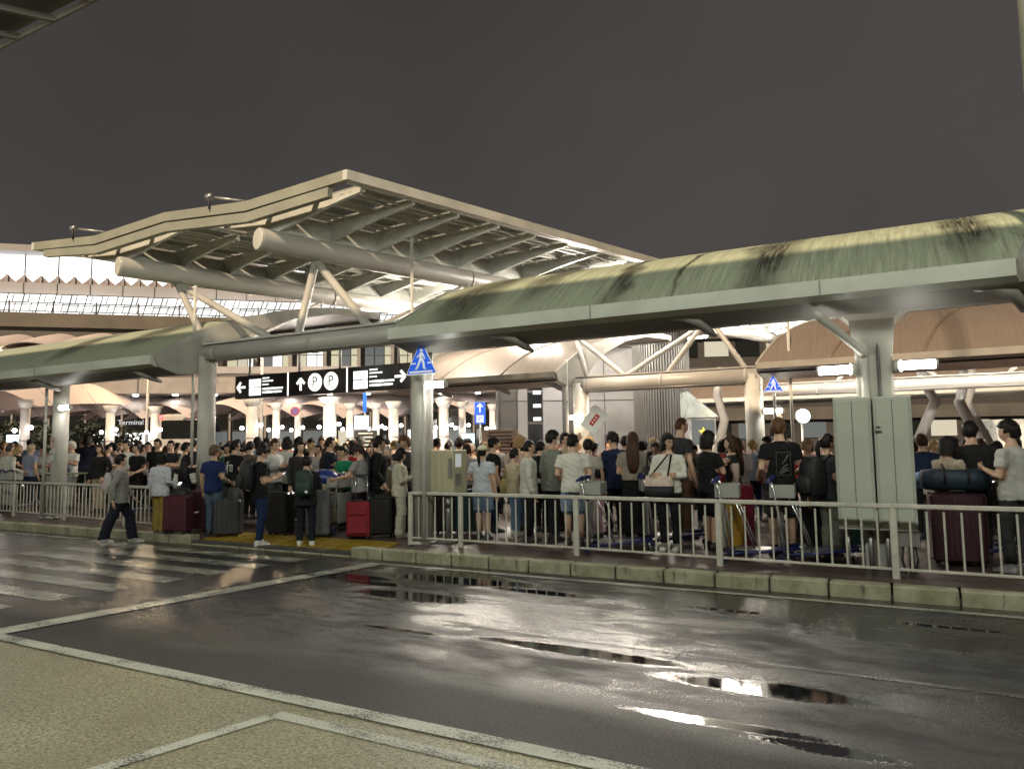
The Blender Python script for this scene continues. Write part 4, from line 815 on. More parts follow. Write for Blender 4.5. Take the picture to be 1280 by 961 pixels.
person(184, 553, 12.0, 170, 'long', (.5, .47, .43), 'pants', BLK, 'short', HB, 'fold', 'person in white shirt and dark vest facing the road', sleeve_c=W2)
person(196, 549, 11.5, 185, 'tee', BLK, 'pants', BLK, 'short', HB, ('cart', 'cart'), 'heavyset person in black T-shirt facing the road', wide=1.12, sk=1)
person(213, 551, 11.6, 185, 'tee', (.02, .02, .024), 'pants', BLK, 'short', HB, 'fold', 'person in dark T-shirt with folded arms facing the road')
person(231, 554, 11.2, 60, 'tee', (.42, .40, .28), 'pants', BLK, 'messy', HB, 'phone', 'person in pale khaki T-shirt with black backpack near the round column')
person(241, 550, 12.4, 20, 'tee', (.05, .05, .055), 'pants', BLK, 'short', HB, 'down', 'person in charcoal T-shirt beside the round column', lod=1)
person(134, 556, 11.8, 80, 'tee', (.20, .16, .20), 'pants', BLK, 'short', HB, 'phone', 'person in mauve T-shirt next to black cardigan', lod=1)
person(142, 555, 12.3, 300, 'jacket', (.11, .09, .06), 'pants', BLK, 'short', HB, 'phone', 'person in olive-brown jacket behind mauve T-shirt', lod=1)
person(22, 557, 11.6, 80, 'tee', BLK, 'pants', BLK, 'long', (.40, .28, .13), ('phone', 'reach'), 'blond long-haired person in black T-shirt behind the railing')
person(36, 549, 12.4, 330, 'polo', (.20, .24, .34), 'pants', NAVY, 'short', HB, 'down', 'person in dark cap and pale blue checked shirt', extras=(('cap', DKG),))
person(37, 556, 11.3, 20, 'tee', (.24, .27, .36), 'pants', NAVY, 'messy', (.42, .34, .24), 'down', 'fair-haired person in blue-grey T-shirt near white pole')
person(52, 558, 12.2, 190, 'tee', W2, 'pants', BLK, 'short', HB, 'phone', 'person in white T-shirt between white pole and notice column')
person(3, 552, 12.3, 150, 'tee', (.35, .25, .2), 'pants', BLK, 'short', (.2, .12, .06), 'down', 'person in tan T-shirt behind white dress shirt', lod=1)
# ---- deeper rows: one each, told apart by clothes
cols = [('black', BLK), ('white', W2), ('grey', (.22, .22, .22)), ('navy', NAVY), ('red', (.30, .02, .02)), ('beige', TAN), ('pale blue', (.30, .38, .5)), ('dark green', (.02, .07, .04)), ('pink', (.5, .28, .30)), ('brown', (.12, .07, .04))]
hrs = [('short-haired', 'short', HB), ('tousle-haired', 'messy', HB), ('bob-haired', 'bob', HB), ('long-haired', 'long', HBR), ('fair-haired', 'messy', (.35, .24, .12)), ('grey-haired', 'short', (.35, .33, .3)), ('bun-haired', 'bun', HB)]
wear = [('T-shirt', 'tee'), ('jacket', 'jacket'), ('long-sleeved top', 'long')]
combos = [(c, h_, w_) for c in cols for h_ in hrs for w_ in wear]; rr = random.Random(11); rr.shuffle(combos); ci = 0
def fill(px0, px1, step, v0, v1, place, y0=548, y1=556):
    global ci
    x = px0
    while x < px1:
        (cn, cc), (hn, hs, hcol), (wn, ws) = combos[ci]; ci += 1
        person(x+rr.uniform(-3, 3), rr.uniform(y0, y1)+(-.014*(x-640))*0, rr.uniform(v0, v1), rr.choice([0, 20, 60, 90, 170, 200, 270, 330]), ws, cc, 'pants', rr.choice([BLK, DKG, NAVY, JEAN]), hs, hcol, rr.choice(['phone', 'down', 'cart', 'fold']),
               '%s person in %s %s %s' % (hn, cn, wn, place), lod=2, sk=rr.choice([0, 1, 2]), u=None); x += step*rr.uniform(.75, 1.25)
fill(286, 516, 15, 10.7, 12.6, 'packed behind the front of the queue', 547, 560)
fill(100, 250, 14, 12.6, 14.5, 'between bent railing and lamp columns', 551, 559)
fill(278, 520, 13, 13.2, 16, 'deep in the queue under the black signboard', 545, 556)
fill(285, 515, 17, 17, 22, 'far back in the queue under the black signboard', 545, 553)
fill(4, 60, 13, 13.5, 16, 'far behind the notice column', 551, 558)
fill(96, 255, 16, 13.5, 17, 'far behind the bent railing', 551, 558)
fill(545, 720, 21, 13.5, 16.5, 'farther back between sign column and second island', 547, 556)
fill(560, 1030, 19, 15, 18, 'in the rear rows by the second island', 546, 553)
fill(745, 1010, 20, 12.3, 14.5, 'farther back behind the trolleys', 546, 554)
fill(1150, 1280, 19, 12.3, 15, 'farther back past the cabinets', 545, 552)
for P in PEOPLE: body_raw(P)
bpy.context.view_layer.update(); dg = bpy.context.evaluated_depsgraph_get()
for P in PEOPLE: body_finish(P, dg)
# ================================================================ bags, luggage, trolleys
def on_person(P, name, off, label, cat, rz=0, scale=True):
    d = Matrix.Rotation(P.rz, 3, 'Z') @ (Vector(off)*P.k); t = thing(name, P.loc+d, label, cat, rz=P.rz+rz); t.scale = (P.k,)*3; return t
nyl = lambda nm, c: mat('nylon_'+nm, c, .55, var=.15, vs=14, bump=.3, bs=50, spec=.3)
def pack_shape(w_, d, h, y, taper=.85):
    L = []
    for f, s, dd in ((0, .86, .8), (.06, .98, 1), (.45, 1, 1.05), (.8, taper+.08, .9), (.95, taper*.8, .6), (1, taper*.55, .3)):
        L.append([Vector((w_/2*s*cx, y-d/2+d/2*dd*cy, h*f)) for cx, cy in ((1, .5), (.8, 1), (0, 1.02), (-.8, 1), (-1, .5), (-1, -.6), (-.75, -1), (0, -1.1), (.75, -1), (1, -.6))])
    return MB().loft(L)
def backpack(P, label, m, m2, w_=.31, h=.46, d=.17, tagc=None, lo=.98):
    t = on_person(P, 'backpack', (0, 0, lo), label, 'backpack'); y = -.125*max(1, P.wide)-.015
    pack_shape(w_, d, h, y).build('main_bag', m, t); p = pack_shape(w_*.8, d*.35, h*.42, y-d*.92, .95).build('front_pocket', m2, t); p.location = (0, 0, .05)
    for s in (-1, 1):
        e = [(s*.09, y+.0, h*.86), (s*.10, -.06, 1.44-lo), (s*.105, .05, 1.41-lo), (s*.115, .125, 1.28-lo), (s*.125, .09, 1.12-lo), (s*.13, -.06, h*.12+.02)]
        MB().tube(e, .019, 6).build('shoulder_strap', m2, t)
    MB().tube([(-.04, y-.01, h*.97), (0, y-.01, h*1.05), (.04, y-.01, h*.97)], .01, 6).build('grab_handle', m2, t)
    MB().tube([(-w_*.38, y-d*.55, h*.60), (0, y-d*1.0, h*.66), (w_*.38, y-d*.55, h*.60)], .006, 5).build('zip', grey_m, t)
    if tagc: MB().box((.07, y-d*1.32, h*.16), (.05, .006, .045)).build('label_patch', tagc, t)
    return t
nb = nyl('black', (.013, .013, .015)); nb2 = nyl('black_trim', (.02, .02, .022))
backpack(p_walk, 'pale grey backpack on person in grey hooded top', nyl('pale', (.42, .38, .38)), nyl('palepink', (.46, .34, .36)), .27, .40, .13)
backpack(p_green, 'green-black backpack with small white patch on person in dark jacket', nyl('green', (.016, .032, .026)), nyl('green2', (.02, .04, .032)), .33, .48, .17, white_p)
backpack(p_pony, 'large slouching black backpack on ponytailed person', nb, nb2, .34, .55, .24, lo=.88); backpack(p_blkbag, 'black backpack on person in black jacket by grey T-shirt', nb, nb2); backpack(p_jeans, 'black backpack on phone reader in jeans', nb, nb2, .30, .5, .2)
def soft_bag(P, off, w_, d, h, label, m, m2=None, strap=None, cat='bag', name='shoulder_bag', rz=0):
    t = on_person(P, name, off, label, cat, rz); L = []
    for f, s, dd in ((0, .82, .7), (.1, 1, 1), (.5, 1.04, 1.05), (.9, .92, .6), (1, .86, .25)): L.append([Vector((w_/2*s*cx, d/2*dd*cy, h*f)) for cx, cy in ((1, .4), (.8, 1), (0, 1.1), (-.8, 1), (-1, .4), (-1, -.4), (-.8, -1), (0, -1.1), (.8, -1), (1, -.4))])
    MB().loft(L).build('bag_body', m, t)
    if m2: MB().loft([[v*1.02 if i < 3 else v for v in r_] for i, r_ in enumerate(L[:3])]).build('bag_base', m2, t)
    if strap: MB().tube(strap, .014, 6).build('strap', m2 or m, t)
    return t
soft_bag(p_brown, (.26, -.05, .88), .30, .13, .32, 'black shoulder bag on person in taupe top', nb, strap=[(-.1, 0, .3), (-.07, 0, .52), (.1, 0, .3)], rz=R(60))
soft_bag(p_tote, (.10, .22, .80), .42, .14, .32, 'cream and black tote bag on person in white long-sleeved top', nyl('cream', (.55, .43, .36)), nb, strap=[(-.14, .02, .30), (-.17, -.12, .62), (-.13, -.06, .62), (.12, .02, .30)], name='tote_bag')
soft_bag(p_kid, (-.18, -.14, .78), .2, .09, .34, 'yellow cloth bag carried by youth in cream T-shirt', nyl('yellow', (.42, .36, .14)), strap=[(-.05, 0, .33), (0, .05, .55), (.05, 0, .33)], name='cloth_bag')
soft_bag(p_cream, (.12, .24, .72), .26, .1, .26, 'small black handbag held by person in cream blouse', nb, strap=[(-.1, 0, .25), (0, 0, .45), (.1, 0, .25)], name='handbag')
soft_bag(p_blackj, (.30, .16, .84), .26, .12, .34, 'black shopping bag held by broad person in black jacket', nb, strap=[(-.08, 0, .33), (0, 0, .48), (.08, 0, .33)], name='shopping_bag')
soft_bag(p_wh, (0, .26, .86), .42, .12, .28, 'dark blue bag clutched by the white-haired person', nyl('dblue', (.02, .03, .09)), name='holdall')
soft_bag(p_polo, (.28, .28, .55), .30, .2, .36, 'mottled grey travel bag at the hand of royal navy polo', nyl('mottle', (.08, .08, .075)), strap=[(-.1, 0, .35), (0, 0, .5), (.1, 0, .35)], name='travel_bag')
def phone(P, off, label, lit=True):
    t = on_person(P, 'smartphone', off, label, 'phone'); R_ = Matrix.Rotation(R(-50), 3, 'X'); MB().box((0, 0, 0), (.075, .009, .15), R_).build('case', dark_m, t); MB().box(R_ @ Vector((0, -.0055, 0)), (.066, .002, .138), R_).build('screen', glow('phone_screen', (.85, .92, 1), 2.2 if lit else .3), t)
phone(p_jeans, (.0, .36, 1.19), 'brightly lit phone read by person in blue jeans'); phone(p_cream, (.0, .36, 1.19), 'lit phone held by person in cream blouse'); phone(p_pat, (.2, .52, 1.08), 'phone held out over the dark blue duffel bag'); phone(p_must, (.2, .33, 1.02), 'phone held by person in mustard trousers')
# shirt prints
def on_back(P, name): o = bpy.data.objects.new(name, None); return o
mb = MB(); y = -.152
for a, b2 in (((-.085, 1.30), (.085, 1.30)), ((.085, 1.30), (.085, 1.02)), ((.085, 1.02), (-.085, 1.02)), ((-.085, 1.02), (-.085, 1.30))): mb.tube([(a[0], y, a[1]), (b2[0], y, b2[1])], .0022, 4)
for pts in ([(.06, 1.27), (.02, 1.20), (-.02, 1.15)], [(.05, 1.15), (.0, 1.12), (-.05, 1.05)], [(.06, 1.11), (.01, 1.09), (-.05, 1.04)], [(.06, 1.08), (.02, 1.07), (-.04, 1.035)]): mb.tube([(a, y, z) for a, z in pts], [.006, .008, .004], 5)
mb.build('shirt_print', cloth((.16, .15, .145)), p_print.root)
mb = MB()
for pts in ([(-.07, 1.27), (-.01, 1.30)], [(-.09, 1.22), (.02, 1.23)], [(-.035, 1.29), (-.04, 1.06)], [(-.04, 1.2), (-.1, 1.12)], [(.04, 1.24), (.035, 1.10)], [(.04, 1.24), (.09, 1.23), (.085, 1.09)], [(.035, 1.11), (.09, 1.11)]): mb.tube([(a, -.152, z) for a, z in pts], [.012]*len(pts), 5)
mb.build('shirt_print', cloth(WHT), p_kanji.root)
# placard
q = atv(746, 525, 10.9); t = thing('placard', q-Vector((0, .1, .0)), 'white placard with red mark held above the crowd', 'placard', rz=YAW*.6); RR = Matrix.Rotation(R(38), 3, 'Y')
MB().rbox((0, 0, 0), (.28, .015, .40), .004, RR, n=1).build('board', mat('placard_white', (.82, .79, .76), .5), t); MB().box((0, -.012, 0), (.075, .004, .20), RR).build('red_mark', mat('placard_red', (.5, .02, .02), .5), t)
for dz in (-.05, 0, .05): MB().box(RR @ Vector((0, -.015, dz)), (.03, .003, .025), RR).build('white_letter', white_p, t)

case_m = lambda nm, c, r=.35: mat('case_'+nm, c, r, var=.12, vs=6, rv=.1)
def suitcase(x, y, rz, w_, d, h, m, label, up=False, ribs=6, soft=False, tag_=False):
    t = thing('suitcase', (x, y, ground_z(x, y)), label, 'suitcase', rz=rz); z0 = .055
    MB().rbox((0, 0, z0+h/2), (w_, d, h), .05 if not soft else .035).build('shell', m, t)
    for i in range(ribs): MB().rbox((-w_*.38+w_*.76*i/(ribs-1), -d/2-.002, z0+h/2), (w_*.045, .012, h*.84), .005, n=1).build('rib', m, t)
    if soft: MB().rbox((0, -d/2-.015, z0+h*.32), (w_*.82, .05, h*.46), .02).build('pocket', m, t); MB().rbox((0, -d/2-.012, z0+h*.75), (w_*.78, .03, h*.26), .015).build('pocket', m, t)
    MB().box((0, 0, z0+h/2), (w_+.004, .012, h+.004)).build('zip_seam', dark_m, t)
    for sx in (-1, 1):
        for sy in (-1, 1): MB().tube([(sx*w_*.38-.012, sy*d*.32, .03), (sx*w_*.38+.012, sy*d*.32, .03)], .03, 10).build('wheel', dark_m, t)
    MB().tube([(-.08, -d/2+.03, z0+h), (-.07, -d/2+.03, z0+h+.03), (.07, -d/2+.03, z0+h+.03), (.08, -d/2+.03, z0+h)], .011, 6).build('carry_handle', dark_m, t)
    if up:
        mb = MB()
        for s in (-1, 1): mb.tube([(s*.10, d*.36, z0+h), (s*.10, d*.36, z0+h+.42)], .009, 6)
        hd = mb.build('telescopic_handle', silver, t); hd['kind'] = 'stuff'; MB().rbox((0, d*.36, z0+h+.43), (.24, .03, .03), .01).build('grip', dark_m, t)
    if tag_: MB().box((.05, -d/2-.02, z0+h*.45), (.10, .004, .025), Matrix.Rotation(R(-12), 3, 'Y')).build('luggage_tag', white_p, t)
    return t
def gp(px, v): return atv(px, 600, v).x
burg = case_m('burgundy', (.065, .010, .022)); dburg = case_m('dark_burgundy', (.035, .010, .016)); redm = case_m('red', (.22, .008, .018), .6); blk = case_m('black', (.009, .009, .010)); gry = case_m('grey', (.045, .045, .047)); slv = case_m('silver', (.12, .12, .13), .3); teal = case_m('teal', (.01, .045, .045)); orange = case_m('amber', (.36, .20, .02), .5)
suitcase(gp(224, 8.56), 8.56, YAW-.15, .46, .28, .62, burg, 'burgundy hard suitcase beside the mustard trousers'); suitcase(gp(247, 9.0), 9.0, YAW, .42, .27, .66, dburg, 'dark burgundy suitcase with white tag near white trousers', tag_=True)
t = soft_bag(p_must, (.42, .12, .70), .40, .26, .26, 'bulging black bag sitting on the burgundy hard suitcase', nb, strap=[(-.1, 0, .24), (0, 0, .33), (.1, 0, .24)], name='travel_bag')
t = soft_bag(p_vest, (.35, .05, .74), .3, .2, .16, 'red bag sitting on the dark burgundy suitcase', nyl('red', (.25, .03, .05)), name='pouch')
suitcase(gp(287, 9.0), 9.0, YAW+.1, .46, .30, .60, gry, 'mottled grey suitcase beside faded jeans', ribs=5); suitcase(gp(450, 9.4), 9.4, YAW-.1, .40, .26, .56, redm, 'red fabric suitcase with raised silver handle', up=True, soft=True, ribs=2, tag_=True)
suitcase(gp(476, 9.6), 9.6, YAW, .40, .26, .60, blk, 'black hard suitcase between red fabric suitcase and cream trousers'); suitcase(gp(506, 10.0), 10.0, YAW, .40, .26, .66, burg, 'burgundy suitcase beside the cream trousers')
suitcase(gp(398, 9.3), 9.3, YAW+.2, .40, .28, .74, slv, 'tall silver-grey suitcase in front of blue-covered trolley'); suitcase(gp(352, 9.3), 9.3, YAW-.3, .42, .28, .70, blk, 'black suitcase behind the blue jeans')
suitcase(gp(1193, 10.15), 10.15, .1, .58, .36, .80, dburg, 'large ribbed dark burgundy suitcase under the dark blue duffel bag', ribs=9); suitcase(gp(1062, 10.5), 10.5, .2, .42, .28, .66, teal, 'teal suitcase behind the plain green cabinet')
suitcase(gp(560, 10.4), 10.4, YAW, .45, .3, .72, blk, 'black suitcase behind sign column with green strap'); suitcase(gp(586, 10.5), 10.5, YAW, .45, .3, .70, teal, 'dark teal suitcase beside the denim shorts and white cap')
suitcase(gp(912, 10.2), 10.2, YAW, .30, .22, .62, orange, 'amber suitcase standing beside trolley near bob-haired person', ribs=4); suitcase(gp(925, 10.45), 10.45, YAW, .32, .24, .84, case_m('crimson', (.13, .008, .02)), 'crimson suitcase behind the amber suitcase', ribs=4)
suitcase(gp(1010, 10.2), 10.2, YAW, .38, .26, .60, blk, 'black suitcase on the pavement by dark shorts')
t = thing('duffel_bag', (gp(1193, 10.12), 10.12, .15+.86), 'dark blue duffel bag lying on the large ribbed suitcase', 'bag', rz=.1)
MB().loft([[Vector((x, .19*s*math.cos(a), .15+.15*s*math.sin(a)+(.02*math.sin(3*a)))) for a in np.linspace(0, 2*math.pi, 15)[:-1]] for x, s in ((-.36, .55), (-.34, .85), (-.2, 1), (0, .95), (.2, 1.02), (.33, .88), (.36, .6))]).build('bag_body', nyl('navy_duffel', (.014, .026, .042)), t)
for s in (-.12, .12): MB().tube([(s, -.20, .12), (s, -.16, .28), (s, 0, .33)], .014, 6).build('strap', nb, t)
t = thing('neck_pillow', (gp(1160, 10.2), 10.2, 1.10), 'pale blue neck pillow next to dark blue duffel bag', 'pillow'); MB().tube([(.13*math.cos(a), .05+.05*math.sin(2*a), .05+.13*math.sin(a)*.4) for a in np.linspace(.3, 5.6, 14)], .06, 10).build('cushion', cloth((.28, .38, .58)), t)

blue_pl = mat('blue_plastic', (.008, .013, .085), .35, var=.06); panel_m = mat('trolley_grey_panel', (.30, .30, .28), .4, var=.06)
def trolley_proto():
    t = thing('luggage_trolley', (0, 0, 0), 'x', 'trolley')
    for s in (-1, 1):
        MB().tube([(-.38, s*.25, .10), (.05, s*.24, .14), (.52, s*.14, .20)], .022, 8).build('base_rail', blue_pl, t)
        MB().tube([(-.30, s*.26, .12), (-.34, s*.26, .55), (-.40, s*.26, .92), (-.43, s*.24, 1.0)], .016, 8).build('upright', silver, t)
        MB().tube([(.02, s*.20, .15), (-.12, s*.22, .55), (-.22, s*.22, .80)], .012, 8).build('brace', silver, t)
        w_ = MB().tube([(-.34, s*.27-.015, .06), (-.34, s*.27+.015, .06)], .06, 14).build('wheel', dark_m, t); MB().tube([(-.34, s*.27-.017, .06), (-.34, s*.27+.017, .06)], .03, 10).build('rim', blue_pl, w_)
        L = [[Vector((-.46+.05*math.sin(f*3.1)+dx, s*(.02+.27*f), .99+.05*math.sin(f*3.1)+dz)) for dx, dz in ((-.035, 0), (0, .025), (.035, 0), (0, -.02))] for f in np.linspace(0, 1, 7)]; MB().loft(L).build('handle', blue_pl, t)
    MB().tube([(.52, -.14, .20), (.60, -.05, .22), (.60, .05, .22), (.52, .14, .20)], .018, 8).build('front_bumper', silver, t); MB().tube([(.46, -.12, .18), (.50, -.12, .06)], .014, 6).build('fork', silver, t)
    MB().tube([(.48, -.015, .05), (.48, .015, .05)], .05, 12).build('wheel', dark_m, t); MB().rbox((.08, 0, .155), (.62, .36, .015), .01, n=1).build('deck', grey_m, t)
    MB().rbox((-.36, 0, .44), (.02, .40, .52), .01, n=1).build('ad_panel', panel_m, t)
    b = MB(); b.box((-.30, 0, .80), (.28, .46, .012)); b.build('basket_floor', dark_m, t)
    for c, d in (((-.30, -.23, .88), (.28, .012, .16)), ((-.30, .23, .88), (.28, .012, .16)), ((-.16, 0, .88), (.012, .448, .16)), ((-.44, 0, .88), (.012, .448, .16))): MB().box(c, d).build('basket_side', panel_m, t)
    return t
proto = trolley_proto(); first = [True]
def trolley(x, y, rz, label):
    t = proto if first[0] else tree_copy(proto); first[0] = False; t.location = (x, y, ground_z(x, y)); t.rotation_euler = (0, 0, rz); t['label'] = label; t['group'] = 'luggage trolleys'
    return t
trolley(gp(768, 9.55), 9.55, R(10), 'blue-handled luggage trolley between white T-shirt and taupe top'); trolley(gp(940, 9.55), 9.55, R(8), 'blue-handled luggage trolley beside the printed black T-shirt'); trolley(gp(838, 10.5), 10.5, R(25), 'luggage trolley behind person with cream and black tote')
trolley(gp(1210, 10.6), 10.6, R(15), 'luggage trolley under the duffel bag pile'); trolley(gp(408, 9.75), 9.75, R(190), 'luggage trolley with blue cover near green-black backpack'); trolley(gp(28, 10.2), 10.2, R(100), 'luggage trolley pushed by white dress shirt'); trolley(gp(178, 10.6), 10.6, R(250), 'luggage trolley held by black polo shirt'); trolley(gp(1010, 9.7), 9.7, R(5), 'luggage trolley beside the slouching black backpack')
t = thing('trolley_cover', (gp(404, 9.75), 9.75, 1.02), 'blue rounded cover lying on the loaded trolley', 'cover', rz=YAW); MB().ball((0, 0, .08), .26, 16, 9, sc_=(1.1, .9, .62)).build('shell', mat('blue_cover', (.012, .03, .16), .35, var=.1), t)
for i, (dx, z, w_, h) in enumerate(((0, .20, .5, .24), (.02, .46, .46, .2), (-.02, .68, .42, .18))):
    t = thing('carton', (gp(408, 9.72)+dx, 9.72, .15+z), ['wide brown carton at the bottom of loaded trolley', 'middle grey carton on the loaded trolley', 'top carton just under blue rounded cover'][i], 'box', rz=YAW+.05*i); MB().box((0, 0, h/2), (w_, .34, h)).build('box_body', mat('carton_%d' % i, [(.24, .17, .10), (.16, .15, .14), (.26, .20, .13)][i], .8, var=.15), t); MB().box((0, -.171, h/2), (.06, .003, h*.98)).build('tape', mat('tape', (.35, .30, .2), .4), t)
# table with green top behind the bent railing
t = thing('table', (gp(82, 10.3), 10.3, .15), 'folding table with pale green top behind the bent railing', 'table', rz=.2); MB().rbox((0, 0, .95), (.95, .4, .04), .02).build('table_top', mat('pale_green_laminate', (.25, .30, .16), .4), t)
for sx in (-.42, .42):
    for sy in (-.16, .16): MB().tube([(sx, sy, 0), (sx, sy, .94)], .015, 8).build('leg', grey_m, t)
MB().rbox((0, -.19, .55), (.8, .015, .7), .01, n=1).build('front_board', panel_m, t)
for i, (z, c) in enumerate(((1.55, (.5, .5, .48)), (1.85, (.45, .32, .30)))): t = thing('notice', (-16.93, 9.376, z), ['pasted white notice low on the round column', 'pasted pinkish notice high on the round column'][i], 'notice'); MB().box((0, 0, 0), (.18, .008, .24)).build('paper', mat('paper_%d' % i, c, .8), t); MB().box((0, -.006, .03), (.13, .003, .015)).build('printed_line', dark_m, t)
# ================================================================ beyond: second island, terminal, elevated road
conc = mat('grey_concrete_panel', (.27, .26, .26), .6, var=.12, vs=1.2, bump=.1); conc_d = mat('dark_concrete', (.10, .095, .09), .7, var=.15, vs=.8); brown_c = mat('brown_parapet', (.13, .115, .095), .7, var=.15, vs=.7)
pinkw = mat('pale_pink_cladding', (.34, .335, .345), .55, var=.06, vs=.5); mull = mat('dark_mullion', (.05, .05, .05), .5); memb = mat('pinkish_white_membrane', (.55, .47, .46), .6, var=.06, vs=.6)
lit_hi = glow('hall_light', (1, .97, .93), 1.5); lit_a = glow('lit_window_a', (1, .98, .95), 1.3); lit_b = glow('lit_window_b', (.95, .97, .95), .8); lit_c = glow('lit_window_c', (.9, .82, .62), .42); lit_y = glow('lit_window_yellow', (.9, .84, .58), .42); lit_d = glow('dim_window', (.45, .5, .5), .16); lit_t = glow('cyan_screen', (.7, .95, 1), 1.3)
darkg = mat('dark_glass', (.012, .014, .015), .12, var=0)
def frame(px, d, ang): # local frame: x along facade, at forward distance d through pixel column px; ang = turn from square-on
    p = at(px, 556, d); p.z = 0; rz = YAW+ang; return p, rz
# ---- terminal hall with curved lattice glazing
p, rz = frame(-20, 56, R(14)); t = thing('terminal_building', p, 'long bright terminal hall with lattice glazing beyond the roofs', 'building', rz=rz); L = 64
MB().box((L/2-6, 6, 8.5), (L, 11, 17)).build('body', conc_d, t); MB().box((L/2-6, 3.4, 17.6), (L, 9.2, .5)).build('roof_slab', pinkw, t); MB().box((L/2-6, .28, 14.6), (L, .4, 1.0)).build('cladding_band', pinkw, t)
for i in range(13): MB().box((-5+i*2.4, .06, 14.6), (.05, .05, 1.0)).build('cladding_seam', conc_d, t)
for i in range(12):
    MB().box((-3.8+i*2.4, .35, 16.55), (2.3, .06, 1.7)).build('clerestory_pane', lit_hi, t); MB().box((-5+i*2.4, .28, 16.55), (.09, .12, 1.8)).build('mullion', pinkw, t)
for i in range(24): 
    x = -4.4+i*1.2; MB().prism([(x-.48, 0, 15.62), (x+.48, 0, 15.62), (x, 0, 15.18)], (0, .16, 0), (0, .22, 0)).build('bracket_light', lit_a, t); MB().box((x+.6, .14, 15.4), (.12, .12, .6)).build('bracket', pinkw, t)
MB().box((L/2-6, .3, 15.4), (L, .2, .6)).build('bracket_band', mat('mauve_shadow_band', (.30, .24, .24), .6), t)  # band behind the brackets in one mauve tone
def lattice(x0, x1, n, rows, z0, z1, out, mats):
    rr = random.Random(5)
    for i in range(n):
        for j in range(rows):
            a, b2 = x0+(x1-x0)*i/n, x0+(x1-x0)*(i+1)/n; za, zb = z0+(z1-z0)*j/rows, z0+(z1-z0)*(j+1)/rows; ya, yb = [-out*(1-((q-z0)/(z1-z0))**1.7) for q in (zb, za)]
            ya, yb = -out*((za-z0)/(z1-z0))**1.6, -out*((zb-z0)/(z1-z0))**1.6
            m = rr.choice(mats); g = .05; o = MB().prism([(a+g, ya, za+g), (b2-g, ya, za+g), (b2-g+.25, yb, zb-g), (a+g+.25, yb, zb-g)], (0, 0, 0), (0, .05, 0)).build('window_pane', m, t)
    for i in range(n+1):
        x = x0+(x1-x0)*i/n; pts = [(x+.25*j, -out*(j/rows)**1.6-.04, z0+(z1-z0)*j/rows) for j in range(rows+1)]; MB().tube([(pts[j][0]-.25*j+.25*j/1, pts[j][1], pts[j][2]) for j in range(rows+1)], .045, 5).build('lattice_bar', mull if i % 6 else conc_d, t)
    for j in range(rows+1): z = z0+(z1-z0)*j/rows; MB().box(((x0+x1)/2+.25*j, -out*(j/rows)**1.6-.05, z), (x1-x0, .06, .05)).build('lattice_rail', mull, t)
lattice(-5, 44, 44, 4, 11.5, 14.0, .9, [lit_a, lit_a, lit_b, lit_a, lit_b])
# ---- elevated road in front of the hall
p, rz = frame(-20, 47, R(14)); t = thing('elevated_road', p, 'brown concrete parapet of the elevated road before the terminal', 'viaduct', rz=rz); MB().box((24, 1.5, 9.7), (62, 4, 1.0)).build('deck', conc_d, t); MB().box((24, -.6, 10.3), (62, .25, .95)).build('parapet', brown_c, t)
for i in range(9): MB().box((-4+i*2.6, -.3, 11.2), (.08, .08, .9)).build('fence_post', mull, t)
MB().box((24, -.3, 11.4), (62, .04, .05)).build('fence_rail', mull, t)
for i in range(6): MB().box((i*9-2, 1.5, 4.6), (1, 1, 9.2)).build('pier', conc, t)
# ---- scalloped fabric canopies below the parapet
warm_lamp = glow('warm_spot_lamp', (1, .75, .45), 14)
for i in range(6):
    q = at(-25+i*58, 430, 42); t = thing('fabric_canopy', (q.x, q.y, 7.4), 'scalloped pale fabric canopy below the elevated road', 'canopy', 'scalloped fabric canopies', rz=YAW+R(10)); mb = MB(); n = 10
    V = [((a-.5)*3.1, b2*4.5, .2+.75*math.sin(math.pi*a)**.6*(.6+.4*b2)+1.15*b2-.25*b2*b2) for b2 in np.linspace(0, 1, 6) for a in np.linspace(0, 1, n+1)]
    mb.add(V, [(j*(n+1)+k, j*(n+1)+k+1, (j+1)*(n+1)+k+1, (j+1)*(n+1)+k) for j in range(5) for k in range(n)], smooth=True); mb.build('membrane', memb, t); MB().tube([((a-.5)*3.1, 0, .2+.75*.6*math.sin(math.pi*a)**.6) for a in np.linspace(0, 1, 9)], .05, 6).build('edge_cable', conc, t)
    MB().tube([(-1.55, .3, -7.4), (-1.55, .3, .25)], .12, 8).build('mast', conc, t); MB().box((-1.3, -.15, .1), (.25, .2, .12)).build('spot_lamp', warm_lamp, t)
# ---- lower walkway deck and its lit windows
p, rz = frame(20, 31, R(6)); t = thing('walkway_bridge', p, 'grey elevated walkway with round downlights crossing behind the queue', 'bridge', rz=rz)
MB().box((11, 1.5, 4.55), (26, 3.4, .9)).build('deck', mat('walkway_soffit', (.24, .22, .20), .6, var=.1), t); MB().box((11, -.3, 5.1), (26, .12, .3)).build('edge_beam', conc, t)
for i in range(9): MB().box((-1+i*3, -.22, 4.55), (.04, .03, .9)).build('panel_seam', conc_d, t)
for i in range(14): MB().tube([(-.5+i*1.7, .6, 4.04), (-.5+i*1.7, .6, 4.09)], .11, 10).build('downlight', lamp_w, t)
p, rz = frame(268, 44, R(8)); t = thing('glazed_concourse', p, 'glazed concourse with pale yellow windows above black signboard', 'building', rz=rz)
MB().box((11, 3, 4.2), (32, 5, 8.4)).build('body', conc_d, t); MB().box((11, .2, 8.25), (32, .5, .5)).build('top_band', pinkw, t); MB().box((11, .2, 6.1), (32, .5, .35)).build('bottom_band', pinkw, t); rr = random.Random(9)
